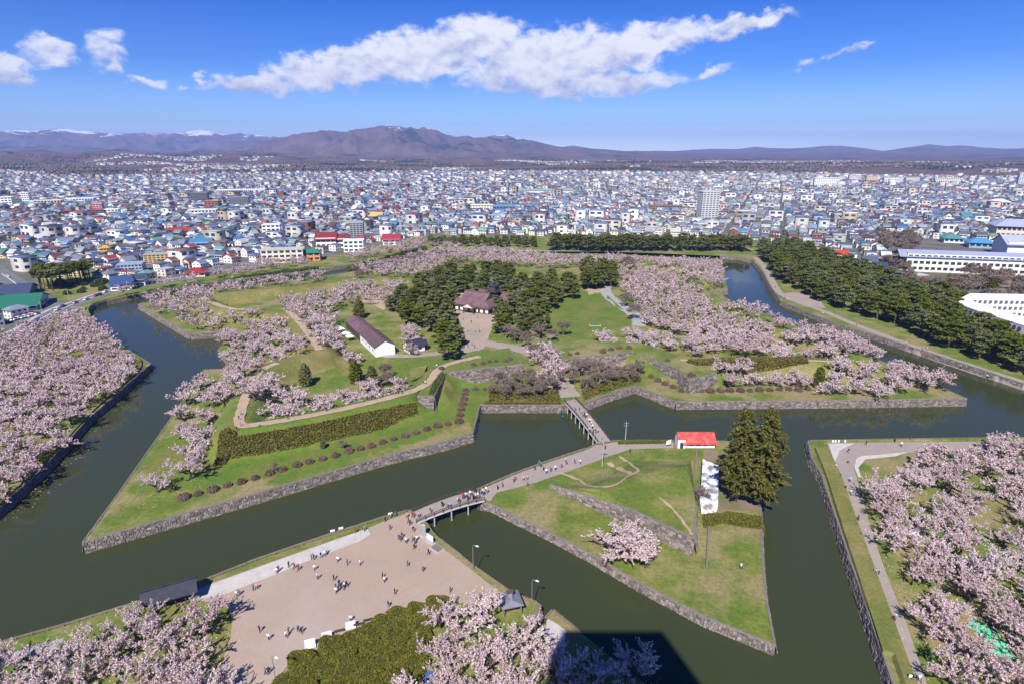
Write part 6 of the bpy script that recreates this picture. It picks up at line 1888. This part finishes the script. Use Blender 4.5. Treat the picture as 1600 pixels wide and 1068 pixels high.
picnic(1506, 817, 2.6, 2.2, '35b49c', 'teal picnic sheet in the grove', .6)
picnic(1492, 833, 3.4, 2.0, 'f2f2f2', 'long white picnic sheet in the grove', -.4)
picnic(668, 1058, 2.6, 2.2, '3a5f9f', 'blue picnic sheet behind the clipped bushes', .4)
x, y = P(930, 507, 4.2)
thing_box('flower_bed', 'round dark flower bed on the green lawn', 'flower bed', 930, 507, 4.2, [('kerb', 'concrete', 0, 0, -.1, 6.0, 3.6, .35, .95), ('planting', 'earth', 0, 0, .2, 5.2, 2.9, .35, .8)], 0)

# ---- cars
def car_data(c, n):
    m_ = mat('car_paint_%d' % n, c, .35, spec=.5)
    b = MB()
    prof_ = [(-2.1, .35), (-2.1, .8), (-1.95, .95), (-1.2, .98), (1.0, .98), (1.9, .85), (2.1, .7), (2.1, .35)]
    k = len(prof_)
    b.add([(x, -.82, z) for x, z in prof_] + [(x, .82, z) for x, z in prof_], [tuple(range(k))] + [tuple(range(2 * k - 1, k - 1, -1))] + [(i, k + i, k + (i + 1) % k, (i + 1) % k) for i in range(k)])
    g = MB(); g.box(-.25, 0, .97, 2.5, 1.5, .5, 0, top=.78)
    r = MB(); r.box(-.25, 0, 1.475, 1.95, 1.18, .06, 0, top=.95)
    w = MB(); w.tube([(0, -.11, 0), (0, .11, 0)], .33, 10)
    return b.data('body', m_), g.data('windows', M['glass']), r.data('roof', m_), w.data('wheel', M['wood_dark'])
CARS = [(car_data(c, i), nm) for i, (c, nm) in enumerate([((.75, .75, .75), 'white'), ((.05, .05, .06), 'black'), ((.35, .37, .4), 'silver'), ((.06, .12, .4), 'blue'), ((.5, .04, .03), 'red')])]
def car(u, v, rz, k, where, grp):
    x, y = P(u, v, ZO)
    (bd, gl, rf, wh), nm = CARS[k]
    o = empty('car', (x, y, ZO + .07), rz, f'{nm} car {where}', 'car', f'{nm} cars {grp}')
    inst('body', bd, o); inst('cabin_glass', gl, o); inst('roof', rf, o)
    for wx in (-1.3, 1.3):
        for wy in (-.75, .75): inst('wheel', wh, o, (wx, wy, .32))
def along(u0, v0, u1, v1):
    a, b = P(u0, v0, ZO), P(u1, v1, ZO); return math.atan2(b[1] - a[1], b[0] - a[0])
for u, v, k in [(90, 485, 0), (99, 480, 1), (73, 479, 1), (118, 474, 2), (135, 469, 0), (150, 463, 4), (165, 457, 0), (60, 501, 3), (220, 446, 0), (240, 443, 1)]:
    car(u, v, along(76, 491, 146, 464), k, 'driving on the curved street past the moat corner', 'on the curved street')
for u, v, k in [(12, 433, 0), (30, 446, 1), (46, 459, 2), (55, 466, 0), (64, 474, 3)]:
    car(u, v, along(3, 428, 73, 482), k, 'on the straight avenue beside the street park', 'on the avenue')
for i in range(14):
    car(142 + (i % 7) * 4.6 + (i // 7) * 3, 437 + (i // 7) * 4.5 - (i % 7) * .5, .9, (i * 7 + i // 3) % 5, 'parked in the lot behind the street park', 'parked in the lot')
for i in range(8):
    car(1366 + i * 2.6, 428 + i * 2.0, .2, (0, 0, 3, 0, 1, 0, 2, 0)[i], 'parked behind the pine belt', 'parked behind the pine belt')
for i in range(9):
    car(12 + i * 5.5, 503 - i * 1.4, .3, (0, 2, 1, 0, 3, 0, 4, 0, 1)[i], 'parked before the green roofed hall', 'parked before the hall')

# ---- observation tower the photograph was taken from (stands behind the camera, its shadow falls on the moat)
tp = np.array(P(958, 985, 0)) - (0, 13.4); tcy = -14.6
TZ = (tp[1] - tcy) / (-sd.y / sd.z)
tcx = tp[0] + sd.x / sd.z * TZ
print('tower', tcx, tcy, TZ)
tw_ = empty('observation_tower', (tcx, tcy, ZO), 0, 'white pentagonal observation tower standing behind the viewpoint', 'tower')
def penta(r, z, a0=math.pi / 2): return [(r * math.cos(a0 + 2 * math.pi * i / 5), r * math.sin(a0 + 2 * math.pi * i / 5), z) for i in range(5)]
def pent_solid(levels, nm, m_):
    V_ = [p for r, z in levels for p in penta(r, z, math.pi / 2 + math.pi / 5)]
    F_ = [tuple(range(4, -1, -1)), tuple(range(len(V_) - 5, len(V_)))] + [(k * 5 + i, k * 5 + (i + 1) % 5, (k + 1) * 5 + (i + 1) % 5, (k + 1) * 5 + i) for k in range(len(levels) - 1) for i in range(5)]
    mesh(nm, V_, F_, m_, tw_)
pent_solid([(5.5, 0), (4.2, 40), (4.4, TZ - 30)], 'shaft', M['concrete'])
pent_solid([(4.4, TZ - 30), (14.5, TZ - 24), (15.6, TZ - 20)], 'deck_underside', M['white'])
pent_solid([(15.6, TZ - 20), (15.9, TZ - 9)], 'deck_glazing', M['glass'])
pent_solid([(16.5, TZ - 9), (16.5, TZ - ZO)], 'roof', M['white'])
# ================================================================== people
def skin_body(joints, edges, name):
    """one continuous body grown over a posed skeleton; joints: name -> (x, y, z, radius); edges: (a, b, region)"""
    names = list(joints)
    me = bpy.data.meshes.new(name)
    me.from_pydata([joints[n][:3] for n in names], [(names.index(a), names.index(b)) for a, b, _ in edges], [])
    ob = bpy.data.objects.new(name, me); COL.objects.link(ob)
    md = ob.modifiers.new('skin', 'SKIN')
    md.use_smooth_shade = True
    for i, n in enumerate(names):
        r = joints[n][3]
        me.skin_vertices[0].data[i].radius = r if isinstance(r, tuple) else (r, r)
        me.skin_vertices[0].data[i].use_root = (n == 'pelvis')
    sb = ob.modifiers.new('sub', 'SUBSURF'); sb.levels = 1; sb.render_levels = 1
    dg = bpy.context.evaluated_depsgraph_get()
    ev = bpy.data.meshes.new_from_object(ob.evaluated_get(dg))
    bpy.data.objects.remove(ob)
    V = np.array([v.co[:] for v in ev.vertices]); F = [tuple(p.vertices) for p in ev.polygons]
    seg = [(np.array(joints[a][:3]), np.array(joints[b][:3]), rg) for a, b, rg in edges]
    reg = []
    hd = np.array(joints['head'][:3])
    for f in F:
        c = V[list(f)].mean(0)
        best, rg = 9, 0
        for a, b, r_ in seg:
            t = np.clip((c - a) @ (b - a) / max((b - a) @ (b - a), 1e-9), 0, 1)
            d = np.linalg.norm(c - a - t * (b - a))
            if d < best: best, rg = d, r_
        if rg == 1 and (c[2] > hd[2] + .06 or (c[1] < hd[1] - .02 and c[2] > hd[2] - .08)): rg = 4      # hair
        reg.append(rg)
    return V, F, reg
# regions: 0 top, 1 skin, 2 trousers, 3 shoes, 4 hair
def pose(kind):
    J = {'pelvis': (0, 0, .92, .135), 'spine': (0, .01, 1.12, .13), 'chest': (0, 0, 1.33, .15), 'neck': (0, 0, 1.47, .06), 'head': (0, .02, 1.58, .095), 'crown': (0, .0, 1.68, .075)}
    E_ = [('pelvis', 'spine', 0), ('spine', 'chest', 0), ('chest', 'neck', 0), ('neck', 'head', 1), ('head', 'crown', 1)]
    st = {'stand': (.03, -.02), 'walk': (.28, -.24), 'stroll': (-.2, .18), 'photo': (.05, -.05), 'sit': (0, 0)}[kind]
    for s, nm in ((-1, 'l'), (1, 'r')):
        f = st[0] if s < 0 else st[1]
        if kind == 'sit':
            J[nm + 'hip'] = (s * .1, 0, .14, .1); J[nm + 'knee'] = (s * .2, .38, .32, .068); J[nm + 'ank'] = (s * .14, .62, .07, .048); J[nm + 'toe'] = (s * .15, .78, .05, .04)
        else:
            J[nm + 'hip'] = (s * .1, 0, .86, .1); J[nm + 'knee'] = (s * .105, f * .55 + .03, .48, .068); J[nm + 'ank'] = (s * .11, f, .08, .047); J[nm + 'toe'] = (s * .125, f + .17, .04, .04)
        E_ += [('pelvis', nm + 'hip', 2), (nm + 'hip', nm + 'knee', 2), (nm + 'knee', nm + 'ank', 2), (nm + 'ank', nm + 'toe', 3)]
        J[nm + 'sho'] = (s * .19, 0, 1.37, .068)
        if kind == 'photo':
            J[nm + 'elb'] = (s * .26, .14, 1.17, .05); J[nm + 'wri'] = (s * .1, .36, 1.38, .036); J[nm + 'hand'] = (s * .07, .42, 1.44, .042)
        else:
            J[nm + 'elb'] = (s * .25, -f * .35 - .03, 1.1, .05); J[nm + 'wri'] = (s * .25, -f * .75 + .08, .87, .036); J[nm + 'hand'] = (s * .245, -f * .85 + .11, .78, .042)
        E_ += [('chest', nm + 'sho', 0), (nm + 'sho', nm + 'elb', 0), (nm + 'elb', nm + 'wri', 0), (nm + 'wri', nm + 'hand', 1)]
    if kind == 'sit':
        for n in ('pelvis', 'spine', 'chest', 'neck', 'head', 'crown', 'lsho', 'rsho', 'lelb', 'relb', 'lwri', 'rwri', 'lhand', 'rhand'):
            x, y, z, r = J[n]; J[n] = (x, y + (.06 if n in ('chest', 'neck', 'head', 'crown') else 0), z - .76, r)
        for s, nm in ((-1, 'l'), (1, 'r')):
            J[nm + 'wri'] = (s * .2, .26, .36, .036); J[nm + 'hand'] = (s * .17, .34, .36, .042)
    return skin_body(J, E_, 'person_' + kind)
POSES = {k: pose(k) for k in ('stand', 'walk', 'stroll', 'photo', 'sit')}
TOPS = [('white', 'e9e9ea'), ('black', '1b1c20'), ('navy', '232c48'), ('red', 'a3242c'), ('grey', '7a7d84'), ('pale blue', '9db7d6'), ('pink', 'd98aa2'), ('beige', 'c9b595'), ('purple', '5a3d66'), ('green', '3d7a55'), ('teal', '2e8a8f'), ('cream', 'e8e0cc')]
BOTS = [('black', '17181c'), ('blue jeans', '2f3f60'), ('khaki', '8a7a5c'), ('grey', '55585f')]
skm, hrm, shm = mat('skin', (.55, .36, .27), .6), mat('hair', (.02, .016, .014), .5), mat('shoes', (.05, .045, .045), .6)
TM_ = {n: mat('top_' + n.replace(' ', '_'), lin(c), .85) for n, c in TOPS}
BM_ = {n: mat('trousers_' + n.replace(' ', '_'), lin(c), .85) for n, c in BOTS}
_pm = {}
def person(x, y, z, kind, top, bot, rz, where, s=1.0):
    key = (kind, top, bot)
    if key not in _pm:
        V, F, reg = POSES[kind]
        _pm[key] = meshdata('person_' + kind, V, F, [TM_[top], skm, BM_[bot], shm, hrm], midx=reg, smooth=True)
    o = inst('person', _pm[key], None, (x, y, z), rz, s)
    verb = {'stand': 'standing', 'walk': 'walking', 'stroll': 'strolling', 'photo': 'photographing', 'sit': 'sitting'}[kind]
    bt = bot if 'jeans' in bot else bot + ' trousers'
    tag(o, f'person in {top} top and {bt} {verb} {where}', 'person', f'people in {top} and {bot} {verb} {where}')
    return o
def crowd(pts_, x0, y0, sc, z, where, kinds=('stand', 'walk', 'stroll', 'walk', 'photo'), rz=None, tops=None, zoff=0.0, ground=True):
    for i, (a, b) in enumerate(pts_):
        u, v = x0 + a / sc, y0 + b / sc
        x, y = P(u, v, z)
        zz = max(gz(x, y), z if not ground else 0) if ground else z
        top = tops[i % len(tops)] if tops else rnd.choice(TOPS + TOPS[:3] + TOPS[:3])[0]
        person(x, y, zz + zoff, rnd.choice(kinds), top, rnd.choice(BOTS + BOTS[:2])[0], rnd.uniform(0, 6.28) if rz is None else rz + rnd.choice((0, math.pi)) + rnd.uniform(-.4, .4), where, rnd.uniform(.96, 1.1))
crowd([(130, 905), (140, 895), (205, 868), (240, 875), (265, 888), (345, 818), (360, 820), (405, 808), (430, 798), (440, 785), (365, 888), (385, 942), (510, 835), (570, 855), (650, 855), (485, 950), (500, 1005), (515, 1014), (530, 1004), (550, 995), (565, 990), (545, 1010), (500, 1030), (520, 985), (790, 935), (800, 960),
       (865, 1036), (945, 860), (1040, 895), (1210, 1025), (835, 635), (890, 695), (900, 705), (910, 685), (935, 718), (975, 705), (990, 725), (985, 755), (1000, 705), (1075, 790), (980, 648), (620, 655), (675, 645), (805, 585), (840, 560), (870, 550), (940, 560), (950, 595), (960, 605), (975, 550)], 400, 668, 3.985, ZO, 'on the sandy plaza',
      tops=['white', 'black', 'navy', 'red', 'red', 'grey', 'black', 'navy', 'white', 'pale blue', 'white', 'pale blue', 'white', 'purple', 'white', 'black', 'black', 'navy', 'black', 'white', 'black', 'grey', 'white', 'navy', 'black', 'white', 'black', 'red', 'red', 'navy', 'red', 'purple', 'purple', 'black', 'white', 'grey', 'navy', 'black', 'white', 'navy', 'black', 'red', 'grey', 'black', 'cream', 'green', 'pink', 'purple', 'navy', 'red'])
crowd([(25, 745), (80, 795), (190, 780), (205, 755), (265, 745), (285, 752), (825, 590), (60, 1010), (80, 1005), (200, 935), (5, 478), (590, 680)], 400, 800, 3.985, ZO, 'on the sandy plaza')
crowd([(1475, 525), (1490, 518), (1580, 485), (1420, 585), (1290, 760)], 0, 800, 3.985, ZO, 'beside the plaza shelter')
crowd([(625, 445), (640, 455), (700, 470), (735, 468), (850, 395), (865, 405), (915, 335), (930, 345), (960, 325), (985, 358), (1000, 355), (1020, 300), (1060, 345), (1070, 355), (1100, 335), (1110, 275), (1130, 330), (1150, 265), (1180, 268), (1190, 276), (1240, 245), (300, 600), (470, 540), (220, 600)], 620, 740, 8.89, 3.2, 'on the plaza footbridge', rz=-.9,
      tops=['black', 'navy', 'teal', 'pale blue', 'white', 'navy', 'red', 'red', 'white', 'black', 'pink', 'white', 'black', 'navy', 'white', 'black', 'white', 'purple', 'red', 'white', 'white', 'pink', 'black', 'red'], ground=False)
crowd([(140, 535), (170, 505), (180, 515), (195, 535), (215, 555), (240, 545), (270, 535), (310, 520), (335, 485), (340, 500), (390, 495), (425, 495), (70, 600), (95, 595), (95, 635), (10, 615), (565, 385), (580, 405), (735, 425), (540, 372), (560, 362), (20, 600), (-60, 640), (-90, 655)], 800, 600, 3.985, ZR, 'on the ravelin path', rz=-.9)
crowd([(395, 170), (430, 185), (440, 205), (450, 195), (455, 215), (465, 205), (480, 235), (490, 240), (495, 255), (505, 305), (520, 305), (535, 300), (480, 295), (500, 275), (420, 165)], 800, 600, 3.985, 3.35, 'on the gate footbridge', rz=.25, ground=False)
crowd([(1425, 352)], 800, 800, 3.985, ZR, 'on the ravelin lawn', tops=['white'])
crowd([(20, 1062), (200, 1018), (440, 968), (610, 918), (770, 878), (885, 858), (910, 858), (1045, 793), (1055, 797), (1110, 705), (1125, 695), (1285, 643), (1310, 635)], 400, 400, 3.985, CREST, 'on the rampart path')
crowd([(-95, 1060), (-105, 1020), (-90, 990), (-120, 1085)], 400, 400, 3.985, CREST, 'at the bastion tip')
crowd([(1330, 352), (1340, 412), (1380, 388), (1290, 398), (1320, 468), (1390, 472), (1310, 532), (1345, 552), (1360, 562), (1320, 562), (1280, 465), (1365, 470), (1400, 465), (1300, 500)], 400, 400, 3.985, 4.1, 'in the courtyard before the office')
crowd([(1115, 648), (1365, 632), (1520, 640), (320, 870), (300, 830), (310, 840)], 800, 400, 3.985, CREST, 'on the far bastion path')
crowd([(610, 378), (500, 425), (500, 492), (450, 580), (420, 525), (510, 608), (480, 658), (515, 688), (560, 845), (790, 358), (830, 388), (885, 353)], 1200, 600, 3.985, ZO, 'on the walled grove path')
crowd([(665, 388), (690, 383), (790, 670), (780, 685), (880, 1052), (940, 1054), (905, 1050), (560, 48)], 1200, 800, 3.985, ZO, 'on the walled grove path')
crowd([(340, 367), (550, 438), (860, 553), (965, 583), (990, 585), (1195, 663), (1205, 668), (1380, 728), (100, 272), (120, 277), (75, 262), (1370, 722), (30, 170), (45, 200)], 1200, 400, 3.985, ZO, 'on the walk below the pines')
crowd([(830, 722), (825, 695), (850, 690), (700, 800)], 0, 400, 3.985, ZO, 'on the grove bank path')
crowd([(1310, 645), (1325, 640), (1340, 655), (1360, 685), (1400, 725), (1340, 785), (1450, 795), (1500, 805), (1520, 815), (1410, 765), (1300, 685), (1380, 705), (1350, 665), (1395, 700), (1440, 740), (1490, 780), (1510, 790), (1350, 770), (1320, 770), (930, 115), (905, 125), (1105, 212), (1130, 205), (1150, 190), (1180, 140), (1235, 60)], 1200, 800, 3.985, ZO, 'round the picnic sheets', ('sit', 'sit', 'sit', 'stand'))
crowd([(1040, 1035), (1070, 1045), (1090, 1030)], 400, 800, 3.985, ZO, 'on the blue picnic sheet', ('sit',))
# ================================================================== haze: one box of even pale air
hzm = bpy.data.materials.new('haze_air'); hzm.use_nodes = True
_t = hzm.node_tree
_t.nodes.remove(_t.nodes['Principled BSDF'])
pv_ = _t.nodes.new('ShaderNodeVolumePrincipled')
pv_.inputs['Color'].default_value = (.37, .52, 1.0, 1)
pv_.inputs['Density'].default_value = HAZE
pv_.inputs['Anisotropy'].default_value = 0.0
_t.links.new(pv_.outputs[0], _t.nodes['Material Output'].inputs['Volume'])
b = MB(); b.box(0, 10900, -4, 44000, 23400, 730)
ho_ = b.build('haze', hzm); ho_['kind'] = 'stuff'
tag(ho_, 'thin pale blue haze lying over the town and hills', 'haze')
